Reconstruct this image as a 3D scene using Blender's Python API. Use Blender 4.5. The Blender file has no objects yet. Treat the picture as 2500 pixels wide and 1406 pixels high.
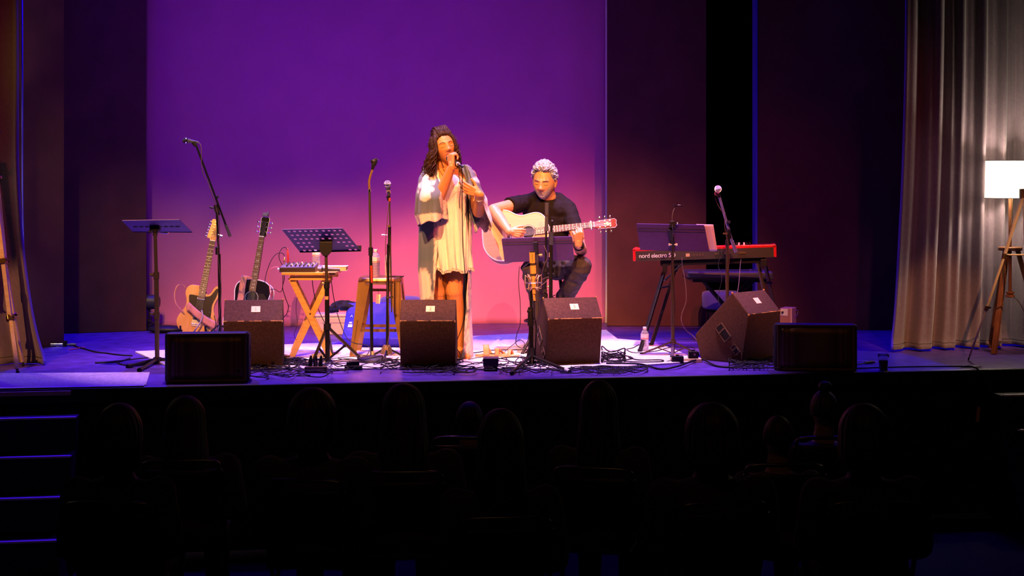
import bpy, bmesh, math, random
from mathutils import Vector, Matrix, Euler, noise
from math import sin, cos, pi, radians as R, sqrt, atan2
random.seed(7)
V = Vector
scene = bpy.context.scene
COL = scene.collection

# ------------------------------------------------------------------ camera
FPX, EYE, HZN = 3700.0, 1.34, 429.0          # focal length in px (2500 px wide), eye height over stage, horizon row
cam_data = bpy.data.cameras.new('camera')
cam = bpy.data.objects.new('camera', cam_data); COL.objects.link(cam)
cam.location = (0, 0, EYE); cam.rotation_euler = (R(90), 0, 0)
cam_data.sensor_width = 36; cam_data.lens = FPX / 2500 * 36
cam_data.shift_y = -(703 - HZN) / 2500
cam_data.clip_end = 100
scene.camera = cam

def at(px, py, Y):
    return V(((px - 1250) * Y / FPX, Y, EYE - (py - HZN) * Y / FPX))
def fl(px, py, z=0.0):
    return at(px, py, FPX * (EYE - z) / (py - HZN))

# ------------------------------------------------------------------ world, exposure
world = bpy.data.worlds.new('dark_auditorium'); scene.world = world
world.use_nodes = True
world.node_tree.nodes['Background'].inputs[0].default_value = (0.0006, 0.0004, 0.0008, 1)
scene.view_settings.view_transform = 'Standard'
scene.view_settings.look = 'None'
scene.view_settings.gamma = 1
scene.view_settings.use_curve_mapping = False
scene.view_settings.exposure = 0.0

# ------------------------------------------------------------------ stage lighting
def spot(name, loc, target, color, power, angle, blend=.5, radius=.06):
    d = bpy.data.lights.new(name, 'SPOT'); d.color = color; d.energy = power
    d.spot_size = R(angle); d.spot_blend = blend; d.shadow_soft_size = radius
    o = bpy.data.objects.new(name, d); COL.objects.link(o)
    o.location = loc
    o.rotation_euler = (V(target) - V(loc)).to_track_quat('-Z', 'Y').to_euler()
    return o
def area(name, loc, target, color, power, sx, sy, spread=180):
    d = bpy.data.lights.new(name, 'AREA'); d.color = color; d.energy = power
    d.shape = 'RECTANGLE'; d.size = sx; d.size_y = sy; d.spread = R(spread)
    o = bpy.data.objects.new(name, d); COL.objects.link(o)
    o.location = loc
    o.rotation_euler = (V(target) - V(loc)).to_track_quat('-Z', 'Y').to_euler()
    return o
AMBER = (1.0, .40, .13); ROSE = (1.0, .10, .12); VIOLET = (.20, .0, 1.0); BLUE = (.05, .0, 1.0); LAV = (.36, .36, 1.0); PINK = (1.0, .52, .95); CORAL = (1.0, .88, .0)
FRONT_RIGS = []                                  # front-of-house profiles, added beam blockers built further down
def front_light(name, loc, target, color, power, angle, blend):
    FRONT_RIGS.append((V(loc), V(target))); return spot(name, loc, target, color, power, angle, blend, .018)
front_light('front_amber_light', (-2.6, 4.3, 6.4), (-1.75, 11.35, .75), AMBER, 3400, 20, .6)
front_light('front_amber_light', (-1.3, 4.3, 6.4), (-.52, 11.3, 1.0), AMBER, 5600, 18, .6)
front_light('front_amber_light', (1.6, 4.3, 6.4), (.85, 11.5, .65), AMBER, 3000, 22, .6)
front_light('front_amber_light', (-4.2, 4.6, 6.2), (-3.47, 10.3, .66), AMBER, 2300, 6.5, .5)
front_light('front_amber_light', (3.9, 4.6, 6.2), (3.42, 11.0, .62), AMBER, 2300, 8, .6)
front_light('front_rose_light', (3.4, 4.5, 6.2), (.45, 12.0, .7), ROSE, 1900, 22, .6)
# added dim amber fill for the stage front
spot('added_fill', (0, 3.0, 6.5), (0, 10.6, .3), AMBER, 45, 60, .8, .3)
# row of rose lanterns over the foot of the backdrop
for i, rp in enumerate((880, 940, 880, 800, 820, 860, 600)):
    rx = -3.15 + i * .68
    spot('backdrop_rose_wash', (rx * .8, 5.4, 6.6), (rx, 13.65 + .14 * rx, .28), CORAL, rp, 12, 1.0, .1)
spot('flat_rose_wash', (3.0, 5.2, 6.6), (2.0, 13.3, .1), ROSE, 420, 20, 1.0, .1)
spot('flat_rose_wash', (-3.6, 5.2, 6.6), (-3.6, 12.6, .1), ROSE, 420, 18, 1.0, .1)
# overhead blue back light, pink top light over the front of the rug, lavender over its back
for bx, bp in ((-3.2, 1700), (-1.2, 420), (.9, 420), (2.9, 800)):
    spot('back_blue_light', (bx, 13.0, 5.2), (bx * .92, 11.2, 0), BLUE, bp, 50, .6)
for tx, tp in ((-2.1, 1600), (-.75, 2000), (.85, 2900)):
    spot('top_pink_light', (tx, 11.1, 5.8), (tx, 11.1 + .1 * tx, 0), PINK, tp, 28, .7, .08)
for tx, tp in ((-1.5, 700), (.5, 700)):
    spot('top_lavender_light', (tx, 11.9, 5.8), (tx, 12.2, 0), LAV, tp, 26, .8, .08)
# violet wash on the backdrop
area('backdrop_violet_wash', (-1.2, 10.9, 4.7), (-1.2, 13.65, 1.1), VIOLET, 23, 4.2, .25, 75)
spot('added_curtain_fill', (2.4, 4.6, 5.5), (3.35, 11.6, .9), (1.0, .50, .62), 300, 13, .9, .1)  # added front fill that brightens the right curtain

# ------------------------------------------------------------------ material helpers
MATS = {}
def mat(name, col, rough=.6, metal=0., noise_scale=None, noise_amt=.3, bump=0., bump_scale=60., spec=.5, emit=None, estr=0., trans=0., alpha=1., sheen=0., coat=0., ior=1.45):
    if name in MATS: return MATS[name]
    m = bpy.data.materials.new(name); m.use_nodes = True; MATS[name] = m
    nt = m.node_tree; b = nt.nodes['Principled BSDF']
    b.inputs['Base Color'].default_value = (*col, 1)
    b.inputs['Roughness'].default_value = rough
    b.inputs['Metallic'].default_value = metal
    b.inputs['Specular IOR Level'].default_value = spec
    b.inputs['IOR'].default_value = ior
    if trans: b.inputs['Transmission Weight'].default_value = trans
    if sheen: b.inputs['Sheen Weight'].default_value = sheen
    if coat: b.inputs['Coat Weight'].default_value = coat
    if emit: b.inputs['Emission Color'].default_value = (*emit, 1); b.inputs['Emission Strength'].default_value = estr
    tc = nt.nodes.new('ShaderNodeTexCoord')
    if noise_scale:
        n = nt.nodes.new('ShaderNodeTexNoise'); n.inputs['Scale'].default_value = noise_scale; n.inputs['Detail'].default_value = 5
        nt.links.new(tc.outputs['Object'], n.inputs['Vector'])
        r = nt.nodes.new('ShaderNodeValToRGB')
        r.color_ramp.elements[0].position = .3; r.color_ramp.elements[1].position = .72
        r.color_ramp.elements[0].color = (*[c * (1 - noise_amt) for c in col], 1)
        r.color_ramp.elements[1].color = (*[min(1, c * (1 + noise_amt * .5)) for c in col], 1)
        nt.links.new(n.outputs['Fac'], r.inputs['Fac']); nt.links.new(r.outputs['Color'], b.inputs['Base Color'])
    if bump:
        n2 = nt.nodes.new('ShaderNodeTexNoise'); n2.inputs['Scale'].default_value = bump_scale; n2.inputs['Detail'].default_value = 4
        nt.links.new(tc.outputs['Object'], n2.inputs['Vector'])
        bp = nt.nodes.new('ShaderNodeBump'); bp.inputs['Strength'].default_value = bump; bp.inputs['Distance'].default_value = .01
        nt.links.new(n2.outputs['Fac'], bp.inputs['Height']); nt.links.new(bp.outputs['Normal'], b.inputs['Normal'])
    return m
def mat_wood(name, c1, c2, scale=(2, 30, 30), rough=.45, coat=0.):
    if name in MATS: return MATS[name]
    m = mat(name, c1, rough, coat=coat); nt = m.node_tree; b = nt.nodes['Principled BSDF']
    tc = nt.nodes['Texture Coordinate']; mp = nt.nodes.new('ShaderNodeMapping'); mp.inputs['Scale'].default_value = scale
    n = nt.nodes.new('ShaderNodeTexNoise'); n.inputs['Scale'].default_value = 1; n.inputs['Detail'].default_value = 6
    r = nt.nodes.new('ShaderNodeValToRGB'); r.color_ramp.elements[0].color = (*c1, 1); r.color_ramp.elements[1].color = (*c2, 1)
    r.color_ramp.elements[0].position = .35; r.color_ramp.elements[1].position = .65
    nt.links.new(tc.outputs['Object'], mp.inputs['Vector']); nt.links.new(mp.outputs['Vector'], n.inputs['Vector'])
    nt.links.new(n.outputs['Fac'], r.inputs['Fac']); nt.links.new(r.outputs['Color'], b.inputs['Base Color'])
    return m
def mat_attr(name, attr, rough=.8, bump=.15, bump_scale=300, sheen=0., spec=.3):
    if name in MATS: return MATS[name]
    m = mat(name, (.5, .5, .5), rough, bump=bump, bump_scale=bump_scale, sheen=sheen, spec=spec); nt = m.node_tree
    a = nt.nodes.new('ShaderNodeVertexColor'); a.layer_name = attr
    nt.links.new(a.outputs['Color'], nt.nodes['Principled BSDF'].inputs['Base Color'])
    return m

# ------------------------------------------------------------------ mesh helpers
def axes(d, up=V((0, 0, 1))):
    d = V(d).normalized()
    if abs(d.dot(up)) > .98: up = V((1, 0, 0)) if abs(d.x) < .9 else V((0, 1, 0))
    a = d.cross(up).normalized(); b = a.cross(d).normalized()
    return a, b
def crom(pts, k=6, closed=False):
    pts = [V(p) for p in pts]; n = len(pts); out = []
    rng = range(n) if closed else range(n - 1)
    for i in rng:
        if closed: p0, p1, p2, p3 = pts[i - 1], pts[i], pts[(i + 1) % n], pts[(i + 2) % n]
        else:
            p1, p2 = pts[i], pts[i + 1]
            p0 = pts[i - 1] if i > 0 else p1 * 2 - p2
            p3 = pts[i + 2] if i + 2 < n else p2 * 2 - p1
        for j in range(k):
            t = j / k
            out.append(.5 * ((2 * p1) + (p2 - p0) * t + (2 * p0 - 5 * p1 + 4 * p2 - p3) * t * t + (3 * p1 - p0 - 3 * p2 + p3) * t ** 3))
    if not closed: out.append(pts[-1].copy())
    return out
class MB:
    def __init__(s): s.v = []; s.f = []; s.c = None
    def add(s, vs, fs, M=None):
        o = len(s.v)
        s.v += [tuple(M @ V(p)) if M else tuple(p) for p in vs]
        s.f += [[i + o for i in f] for f in fs]; return s
    def box(s, c, size, M=None):
        c = V(c); x, y, z = [q / 2 for q in size]
        vs = [c + V((i * x, j * y, k * z)) for i in (-1, 1) for j in (-1, 1) for k in (-1, 1)]
        return s.add(vs, [[0, 1, 3, 2], [4, 6, 7, 5], [0, 4, 5, 1], [2, 3, 7, 6], [0, 2, 6, 4], [1, 5, 7, 3]], M)
    def bar(s, p0, p1, w, h, up=V((0, 0, 1))):
        p0, p1 = V(p0), V(p1); a, b = axes(p1 - p0, V(up)); a = a * w / 2; b = b * h / 2
        vs = [p + i * a + j * b for p in (p0, p1) for i, j in ((-1, -1), (1, -1), (1, 1), (-1, 1))]
        return s.add(vs, [[3, 2, 1, 0], [4, 5, 6, 7], [0, 1, 5, 4], [1, 2, 6, 5], [2, 3, 7, 6], [3, 0, 4, 7]])
    def tube(s, pts, r, n=8, closed=False, caps=True, flat=1.0):
        pts = [V(p) for p in pts]; m = len(pts)
        rs = r if isinstance(r, (list, tuple)) else [r] * m
        vs = []; a = None
        for i, p in enumerate(pts):
            if closed: d = pts[(i + 1) % m] - pts[i - 1]
            else: d = pts[min(i + 1, m - 1)] - pts[max(i - 1, 0)]
            if d.length < 1e-9: d = V((0, 0, 1))
            d.normalize()
            if a is None: a, b = axes(d)
            else:
                a = a - d * a.dot(d)
                if a.length < 1e-6: a, b = axes(d)
                a.normalize(); b = a.cross(d)
            for k in range(n):
                t = 2 * pi * k / n
                vs.append(p + (a * cos(t) + b * sin(t) * flat) * rs[i])
        fs = []
        for i in range(m if closed else m - 1):
            j = (i + 1) % m
            for k in range(n):
                k2 = (k + 1) % n
                fs.append([i * n + k, j * n + k, j * n + k2, i * n + k2])
        if caps and not closed:
            fs.append(list(range(n))); fs.append([(m - 1) * n + k for k in range(n)][::-1])
        return s.add(vs, fs)
    def cyl(s, p0, p1, r0, r1=None, n=14):
        return s.tube([p0, p1], [r0, r0 if r1 is None else r1], n)
    def lathe(s, prof, c=(0, 0, 0), n=20, M=None):
        vs = []; fs = []; c = V(c); m = len(prof)
        for r, z in prof:
            for k in range(n):
                t = 2 * pi * k / n; vs.append(c + V((r * cos(t), r * sin(t), z)))
        for i in range(m - 1):
            for k in range(n):
                k2 = (k + 1) % n; fs.append([i * n + k, i * n + k2, (i + 1) * n + k2, (i + 1) * n + k])
        fs.append(list(range(n))[::-1]); fs.append([(m - 1) * n + k for k in range(n)])
        return s.add(vs, fs, M)
    def ell(s, c, r, nu=16, nv=10, M=None):
        c = V(c); r = (r, r, r) if not isinstance(r, (tuple, list)) else r
        vs = [c + V((0, 0, r[2]))]; fs = []
        for i in range(1, nv):
            p = pi * i / nv
            for k in range(nu):
                t = 2 * pi * k / nu
                vs.append(c + V((r[0] * sin(p) * cos(t), r[1] * sin(p) * sin(t), r[2] * cos(p))))
        vs.append(c - V((0, 0, r[2]))); L = len(vs) - 1
        for k in range(nu):
            k2 = (k + 1) % nu
            fs.append([0, 1 + k, 1 + k2]); b = 1 + (nv - 2) * nu; fs.append([L, b + k2, b + k])
            for i in range(nv - 2):
                q = 1 + i * nu; fs.append([q + k, q + nu + k, q + nu + k2, q + k2])
        return s.add(vs, fs, M)
    def prism(s, pts, z0, z1, M=None):
        n = len(pts)
        vs = [V((x, y, z0)) for x, y in pts] + [V((x, y, z1)) for x, y in pts]
        fs = [list(range(n))[::-1], list(range(n, 2 * n))]
        for i in range(n): j = (i + 1) % n; fs.append([i, j, n + j, n + i])
        return s.add(vs, fs, M)
    def grid(s, fn, nu, nv, closed_u=False, M=None):
        vs = []; fs = []; w = nu if closed_u else nu + 1
        for j in range(nv + 1):
            for i in range(w): vs.append(fn(i / nu, j / nv))
        for j in range(nv):
            for i in range(nu):
                i2 = (i + 1) % w
                fs.append([j * w + i, j * w + i2, (j + 1) * w + i2, (j + 1) * w + i])
        return s.add(vs, fs, M)
    def capsule(s, p0, p1, r0, r1, n=14):
        s.ell(p0, r0, n, 10); s.ell(p1, r1, n, 10); s.tube([p0, p1], [r0, r1], n); return s
    def build(s, name, m, parent=None, smooth=30, bevel=0, solid=0, subsurf=0, segs=2):
        me = bpy.data.meshes.new(name); me.from_pydata(s.v, [], s.f); me.validate()
        bm = bmesh.new(); bm.from_mesh(me); bmesh.ops.recalc_face_normals(bm, faces=bm.faces); bm.to_mesh(me); bm.free()
        if m is not None: me.materials.append(m)
        if smooth:
            me.polygons.foreach_set('use_smooth', [True] * len(me.polygons))
            if smooth < 180: me.set_sharp_from_angle(angle=R(smooth))
        o = bpy.data.objects.new(name, me); COL.objects.link(o); o.parent = parent
        if solid:
            q = o.modifiers.new('thickness', 'SOLIDIFY'); q.thickness = solid; q.offset = 0
        if subsurf:
            q = o.modifiers.new('sub', 'SUBSURF'); q.levels = q.render_levels = subsurf
        if bevel:
            q = o.modifiers.new('bevel', 'BEVEL'); q.width = bevel; q.segments = segs; q.limit_method = 'ANGLE'; q.angle_limit = R(35)
        return o
def tag(o, label, cat, group=None, kind=None):
    if label: o['label'] = label
    if cat: o['category'] = cat
    if group: o['group'] = group
    if kind: o['kind'] = kind
    return o
def struct(name, mb, m, **k):
    o = mb.build(name, m, **k); o['kind'] = 'structure'; return o
class Thing:
    def __init__(s, name, label, cat, loc=(0, 0, 0), rz=0, group=None, Mx=None):
        s.o = bpy.data.objects.new(name, None); COL.objects.link(s.o); s.o.empty_display_size = .1
        s.loc = V(loc); s.Y = s.loc.y
        if Mx is not None: s.o.matrix_world = Mx; s.loc = Mx.translation.copy()
        else: s.o.location = loc; s.o.rotation_euler = (0, 0, rz)
        tag(s.o, label, cat, group)
    def p(s, px, py, dy=0.): return at(px, py, s.Y + dy) - s.loc
    def part(s, name, mb, m, parent=None, label=None, **k):
        o = mb.build(name, m, parent or s.o, **k)
        if label: o['label'] = label
        return o
def lettering(name, text, m, parent, M, size, extrude=.0006, align='CENTER', spacing=1.0):
    c = bpy.data.curves.new(name, 'FONT'); c.body = text; c.size = size; c.extrude = extrude; c.align_x = align; c.align_y = 'CENTER'
    c.space_character = spacing
    t = bpy.data.objects.new(name, c); me = solo_mesh(t)
    bpy.data.objects.remove(t); me.name = name
    me.materials.clear(); me.materials.append(m)
    o = bpy.data.objects.new(name, me); COL.objects.link(o); o.parent = parent; o.matrix_local = M
    return o
def solo_mesh(o):
    # evaluate one object alone in a scratch scene, so that nothing else is re-evaluated
    sc = bpy.data.scenes.new('scratch'); sc.collection.objects.link(o); par = o.parent; o.parent = None
    vl = sc.view_layers[0]; vl.update(); me = bpy.data.meshes.new_from_object(o.evaluated_get(vl.depsgraph))
    sc.collection.objects.unlink(o); bpy.data.scenes.remove(sc); o.parent = par
    return me
def evaluated(o):
    me = solo_mesh(o)
    o.modifiers.clear(); old = o.data; o.data = me; bpy.data.meshes.remove(old); me.name = o.name
    return o
def remeshed(name, mb, m, parent, voxel, iters=4, disp=None):
    o = mb.build(name, m, parent, smooth=0)
    q = o.modifiers.new('r', 'REMESH'); q.mode = 'VOXEL'; q.voxel_size = voxel; q.use_smooth_shade = True
    if iters: q = o.modifiers.new('s', 'SMOOTH'); q.factor = .5; q.iterations = iters
    evaluated(o)
    me = o.data
    if not me.materials: me.materials.append(m)
    if disp:
        nn = [v.normal.copy() for v in me.vertices]; cc = [v.co.copy() for v in me.vertices]
        me.vertices.foreach_set('co', [x for c, n in zip(cc, nn) for x in (c + n * disp(c))]); me.update()
    me.polygons.foreach_set('use_smooth', [True] * len(me.polygons))
    return o
def copy_tree(o, parent=None):
    c = o.copy(); COL.objects.link(c); c.parent = parent
    for ch in [q for q in o.children]: copy_tree(ch, c)
    return c
def frame(o, x, y, z):
    M = Matrix.Identity(4)
    for i, a in enumerate((x, y, z)):
        for j in range(3): M[j][i] = a[j]
    M.translation = o; return M
# ------------------------------------------------------------------ setting
K = .155                                        # the stage front runs back to the right
def front(X): return 10.0 + K * X
STAGE_A = math.atan(K)
m_floor = mat('blue_black_stage_paint', (.08, .028, .30), .42, noise_scale=9, noise_amt=.45, bump=.25, bump_scale=14)
m_fascia = mat('dark_fascia_wood', (.018, .014, .012), .7, noise_scale=6, noise_amt=.4)
m_black = mat('black_flat_paint', (.075, .018, .032), .85, noise_scale=4, noise_amt=.25, bump=.15, bump_scale=25)
m_dark = mat('dark_room_paint', (.006, .006, .006), .95, spec=.1)
XL, XR = -6.2, 6.2
mb = MB()
pts = [(XL, front(XL)), (XR, front(XR)), (XR, 15.2), (XL, 15.2)]
mb.prism(pts, -.06, 0.0); struct('floor', mb, m_floor, smooth=0, bevel=.006)
mb = MB()
d = V((1, K, 0)).normalized(); nrm = V((K, -1, 0)).normalized()
def on_front(X, off=0., z=0.): return V((X, front(X), z)) + nrm * off
# fascia boards under the lip
mb = MB()
a, b = on_front(XL, -.03), on_front(XR, -.03)
mb.prism([(a.x, a.y), (b.x, b.y), (b.x - nrm.x * .06, b.y - nrm.y * .06), (a.x - nrm.x * .06, a.y - nrm.y * .06)], -1.0, -.06)
struct('wall_front', mb, m_fascia, smooth=0)
mb = MB(); a, b = on_front(XL, .012), on_front(XR, .012)
mb.bar(on_front(XL, .008, -.045), on_front(XR, .008, -.045), .03, .085); struct('trim_1', mb, m_fascia, smooth=0, bevel=.004)
mb = MB(); mb.box((0, 4.6, -1.03), (14, 11.5, .06)); struct('floor_auditorium', mb, m_dark, smooth=0)
mb = MB(); mb.box((0, 15.0, 3.2), (13, .1, 8.6)); struct('wall_back', mb, m_dark, smooth=0)
mb = MB(); mb.box((-6.25, 7.4, 3.2), (.1, 15.4, 8.6)); struct('wall_left', mb, m_dark, smooth=0)
mb = MB(); mb.box((6.25, 7.4, 3.2), (.1, 15.4, 8.6)); struct('wall_right', mb, m_dark, smooth=0)

# backdrop: a stretched cloth with a hanging pipe, bottom hem and soft folds
bl, br = at(356, 800, 13.42), at(1480, 789, 13.86)
bk = Thing('backdrop', 'tall pale stage backdrop cloth glowing violet to pink behind the performers', 'backdrop', ((bl.x + br.x) / 2, (bl.y + br.y) / 2, 0))
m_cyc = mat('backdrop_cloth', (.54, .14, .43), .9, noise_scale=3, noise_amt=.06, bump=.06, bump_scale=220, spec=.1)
L = bl - bk.loc; Rr = br - bk.loc; L.z = Rr.z = 0
def cyc(u, v):
    p = L.lerp(Rr, u); z = .0 + 3.75 * v
    e = math.exp(-((u - .03) / .06) ** 2)
    f = .010 * sin(u * 22 + sin(v * 3) * .8) * (.35 + .65 * (1 - v)) + .018 * e * sin(u * 60 + v * 5) * (1 - v) + .028 * math.exp(-((u - .93) / .035) ** 2) + .012 * math.exp(-((u - .985) / .02) ** 2)
    f += .05 * math.exp(-((u - .05 - v * .14) / .02) ** 2) * max(0, .30 - v)
    if v < .04: f += .05 * (1 - v / .04) * (.4 + .6 * sin(u * 17) ** 2)
    return V((p.x - K * f, p.y - f, z))
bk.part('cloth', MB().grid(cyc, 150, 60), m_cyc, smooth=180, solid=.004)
bk.part('pipe', MB().cyl(L + V((-.05, 0, 3.77)), Rr + V((.05, 0, 3.77)), .025), mat('pipe_steel', (.05, .05, .05), .4, .9))
bk.part('side_hem', MB().tube([cyc(1, 1 - i / 20) + V((.004, -.004, 0)) for i in range(21)], .012, 8), mat('hem_webbing', (.8, .76, .78), .8), smooth=180)
# flats: black painted masking panels, each a thing with a panel, frame and edge
def flat(name, label, p0, p1, h, edge=.03):
    p0, p1 = V(p0), V(p1); c = (p0 + p1) / 2; c.z = 0
    t = Thing(name, label, 'stage flat', c); a = p0 - c; b = p1 - c; a.z = b.z = 0
    dd = (b - a).normalized(); nn = V((dd.y, -dd.x, 0))
    mb = MB(); mb.prism([(a.x, a.y), (b.x, b.y), (b.x - nn.x * .012, b.y - nn.y * .012), (a.x - nn.x * .012, a.y - nn.y * .012)], .004, h)
    t.part('panel', mb, m_black, smooth=0)
    for q in (a + dd * edge, b - dd * edge):
        t.part('frame_post', MB().bar(q - nn * .035 + V((0, 0, .0)), q - nn * .035 + V((0, 0, h)), .045, .045, up=nn), m_black, smooth=0)
    t.part('frame_rail', MB().bar(a - nn * .035 + V((0, 0, .03)), b - nn * .035 + V((0, 0, .03)), .04, .05), m_black, smooth=0)
    return t
flat('stage_flat', 'narrow black stage flat beside the left grey curtain', fl(-80, 866), fl(156, 843), 3.7)
flat('stage_flat', 'wide black stage flat touching the left edge of the backdrop', fl(150, 815), fl(357, 808), 3.7)
flat('stage_flat', 'black stage flat touching the right edge of the backdrop', fl(1482, 796), fl(1724, 797), 3.7)
f4 = flat('stage_flat', 'black stage flat with a blue-lit edge between the keyboard and the right grey curtain', fl(1850, 806), fl(2300, 806), 3.7)
f4.part('return_board', MB().box(fl(1850, 806) + V((-.012, .08, 1.85)) - f4.loc, (.018, .17, 3.7)), mat('board_blue_light_tint', (.05, .03, .75), .8), smooth=0)  # blue back light put into the board colour
# drapes
m_drape = mat('grey_velour', (.17, .125, .155), .85, noise_scale=40, noise_amt=.12, bump=.12, bump_scale=160, sheen=.25, spec=.2)
def drape(name, label, edge_pts, far, folds, depth, seed, sgn, flare=.03):
    base = V(edge_pts[-1]); base.z = 0
    t = Thing(name, label, 'curtain', base)
    e = crom([V(q) - base for q in edge_pts][::-1], 10); n = len(e) - 1
    rng = random.Random(seed); ph = [rng.uniform(0, 6.28) for _ in range(6)]
    far = V(far) - base
    def fn(u, v):
        k = v * n; i = min(int(k), n - 1); p = e[i].lerp(e[i + 1], k - i)
        q = V((far.x, far.y, p.z)); w = p.lerp(q, u)
        am = depth * (.55 + .45 * min(1, u * 8)) * (1.12 - .35 * v)
        s = u * folds * 2 * pi + .9 * sin(u * 7 + ph[1])
        f = sin(s + ph[0] + .25 * sin(v * 2 + ph[2])) + .45 * sin(s * 2.13 + ph[3] + v * .8) + .3 * sin(s * .47 + ph[4])
        f = math.copysign(abs(f) ** .8, f)
        low = max(0, 1 - v / .06)
        g = .012 * low * sin(u * 55 + ph[5])
        return V((w.x, w.y - am * f - g - flare * low * low, w.z))
    t.part('cloth', MB().grid(fn, 260, 46), m_drape, smooth=180, solid=.004)
    edge = [fn(0, j / 60) + V((sgn * -.004, .012, 0)) for j in range(61)]
    t.part('edge_binding_or_light_rim', MB().tube(edge, .011, 8), mat('blue_rim_light_tint', (.07, .04, .80), .8), smooth=180)  # on curtains, an added tube with the blue rim light as its colour
    hem = [fn(i / 260, .028) + V((0, -.003, 0)) for i in range(261)]
    t.part('hem_seam', MB().tube(hem, .0035, 5), mat('seam_thread', (.10, .095, .10), .9), smooth=180)
    return t
Yc = 11.62
drape('stage_curtain', 'long grey velour stage curtain behind the lit floor lamp', [at(2216, -330, Yc), at(2214, 100, Yc), at(2206, 400, Yc), at(2196, 600, Yc), at(2186, 760, Yc), at(2176, 852, Yc - .06)], (4.7, 12.15, 0), 8, .058, 3, 1)
Yl = 10.78
drape('stage_curtain', 'dark grey stage curtain swept outward at the left edge', [at(36, -330, Yl), at(40, 150, Yl), at(41, 380, Yl), at(48, 520, Yl), at(62, 660, Yl), at(84, 790, Yl - .02), at(111, 888, Yl - .03)], (-5.2, 11.1, 0), 6, .05, 11, -1)
# thin lit cord hanging behind the left curtain
c0 = at(52, 610, 11.2); t = Thing('hanging_cord', 'thin blue-lit rope hanging between left curtain and flat', 'rope', (c0.x, c0.y, 0))
t.part('rope', MB().tube([at(54, -40, 11.2) - t.loc, at(55, 460, 11.2) - t.loc, at(58, 640, 11.2) - t.loc, at(66, 866, 11.2) - t.loc], .0055, 6), mat('rope_blue_light_tint', (.10, .08, .60), .8), smooth=180)  # blue stage light put into the rope colour

# rugs and tape
m_rug = mat('pale_wool_rug', (.82, .76, .80), .95, noise_scale=26, noise_amt=.2, bump=.9, bump_scale=130, spec=.1)
def slab(name, label, cat, quad, z0, z1, m, bevel=.003, **k):
    c = sum((V(q) for q in quad), V()) / len(quad); c.z = z0
    t = Thing(name, label, cat, c); mb = MB(); mb.prism([(q[0] - c.x, q[1] - c.y) for q in quad], 0, z1 - z0)
    t.part(k.pop('pname', 'pile'), mb, m, smooth=0, bevel=bevel); return t
rg = slab('area_rug', 'large pale wool rug under the performers covering the middle of the stage', 'rug',
     [fl(424, 902), fl(1440, 903), fl(1716, 884), fl(1600, 838), fl(1508, 830), fl(1480, 808), fl(330, 861)][::1], .0, .012, m_rug)
m_mat = mat('grey_door_mat', (.55, .45, .52), .95, noise_scale=50, noise_amt=.3, bump=.5, bump_scale=160)
a, b2 = on_front(-4.6, -.03), on_front(-2.33, -.03)
mt = slab('carpet_runner', 'faded lavender carpet runner along the stage edge at far left', 'carpet',
     [a, b2, fl(366, 911), fl(-220, 915)], 0, .008, m_mat)
for (x0, y0, x1, y1, w) in ((-60, 929, 40, 925, .02), (52, 930, 120, 926, .02), (125, 928, 170, 917, .03), (200, 920, 232, 918, .025), (255, 917, 285, 913, .04)):
    p, q = fl(x0, y0), fl(x1, y1); p.z = q.z = .0085
    mt.part('worn_patch', MB().bar(p - mt.loc, q - mt.loc, w, .001), mat('worn_fibre', (.5, .46, .5), .9), smooth=0)
# edge trim strips at stage left
t = Thing('edge_strip', 'pale aluminium edge strip on the stage lip at far left', 'trim strip', on_front(-4.6, 0.0, .0))
t.part('strip', MB().bar(on_front(-4.6, -.012, .004) - t.loc, on_front(-2.34, -.012, .004) - t.loc, .035, .008), mat('brushed_alu', (.75, .74, .76), .35, .6), smooth=0, bevel=.001)
t = Thing('wood_batten', 'raw pine batten nailed under the stage lip above the steps', 'batten', on_front(-4.6, .03, -.02))
t.part('batten', MB().bar(on_front(-4.6, .032, -.026) - t.loc, on_front(-2.78, .032, -.026) - t.loc, .02, .028), mat_wood('raw_pine', (.62, .44, .24), (.72, .55, .32)), smooth=0, bevel=.002)

# audience steps, left and right of the stage front
m_step = mat('step_paint', (.02, .018, .02), .7, noise_scale=12)
m_nose = mat('worn_nosing', (.80, .76, .85), .4)
def steps(name, label, X0, X1, n, rise, run):
    base = on_front((X0 + X1) / 2, 0, -1.0); t = Thing(name, label, 'steps', base)
    for i in range(n):
        z = -.145 - rise * i
        a0, a1 = on_front(X0, .03 + run * i), on_front(X1, .03 + run * i)
        b0, b1 = on_front(X0, .03 + run * (i + 1)), on_front(X1, .03 + run * (i + 1))
        q = [(w.x - base.x, w.y - base.y) for w in (b0, b1, a1, a0)]
        t.part('step', MB().prism(q, 0, z + 1.0 - .004), m_step, smooth=0)
        t.part('nosing', MB().bar(V((q[0][0], q[0][1], z + 1.0)), V((q[1][0], q[1][1], z + 1.0)), .03, .012), m_nose, smooth=0, bevel=.002)
    return t
steps('stage_steps', 'black wooden steps with pale nosings at the far left of the stage', -4.6, -2.72, 5, .195, .24)
steps('stage_steps', 'black wooden steps climbing to the right end of the stage', 3.28, 5.0, 5, .195, .24)

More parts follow.
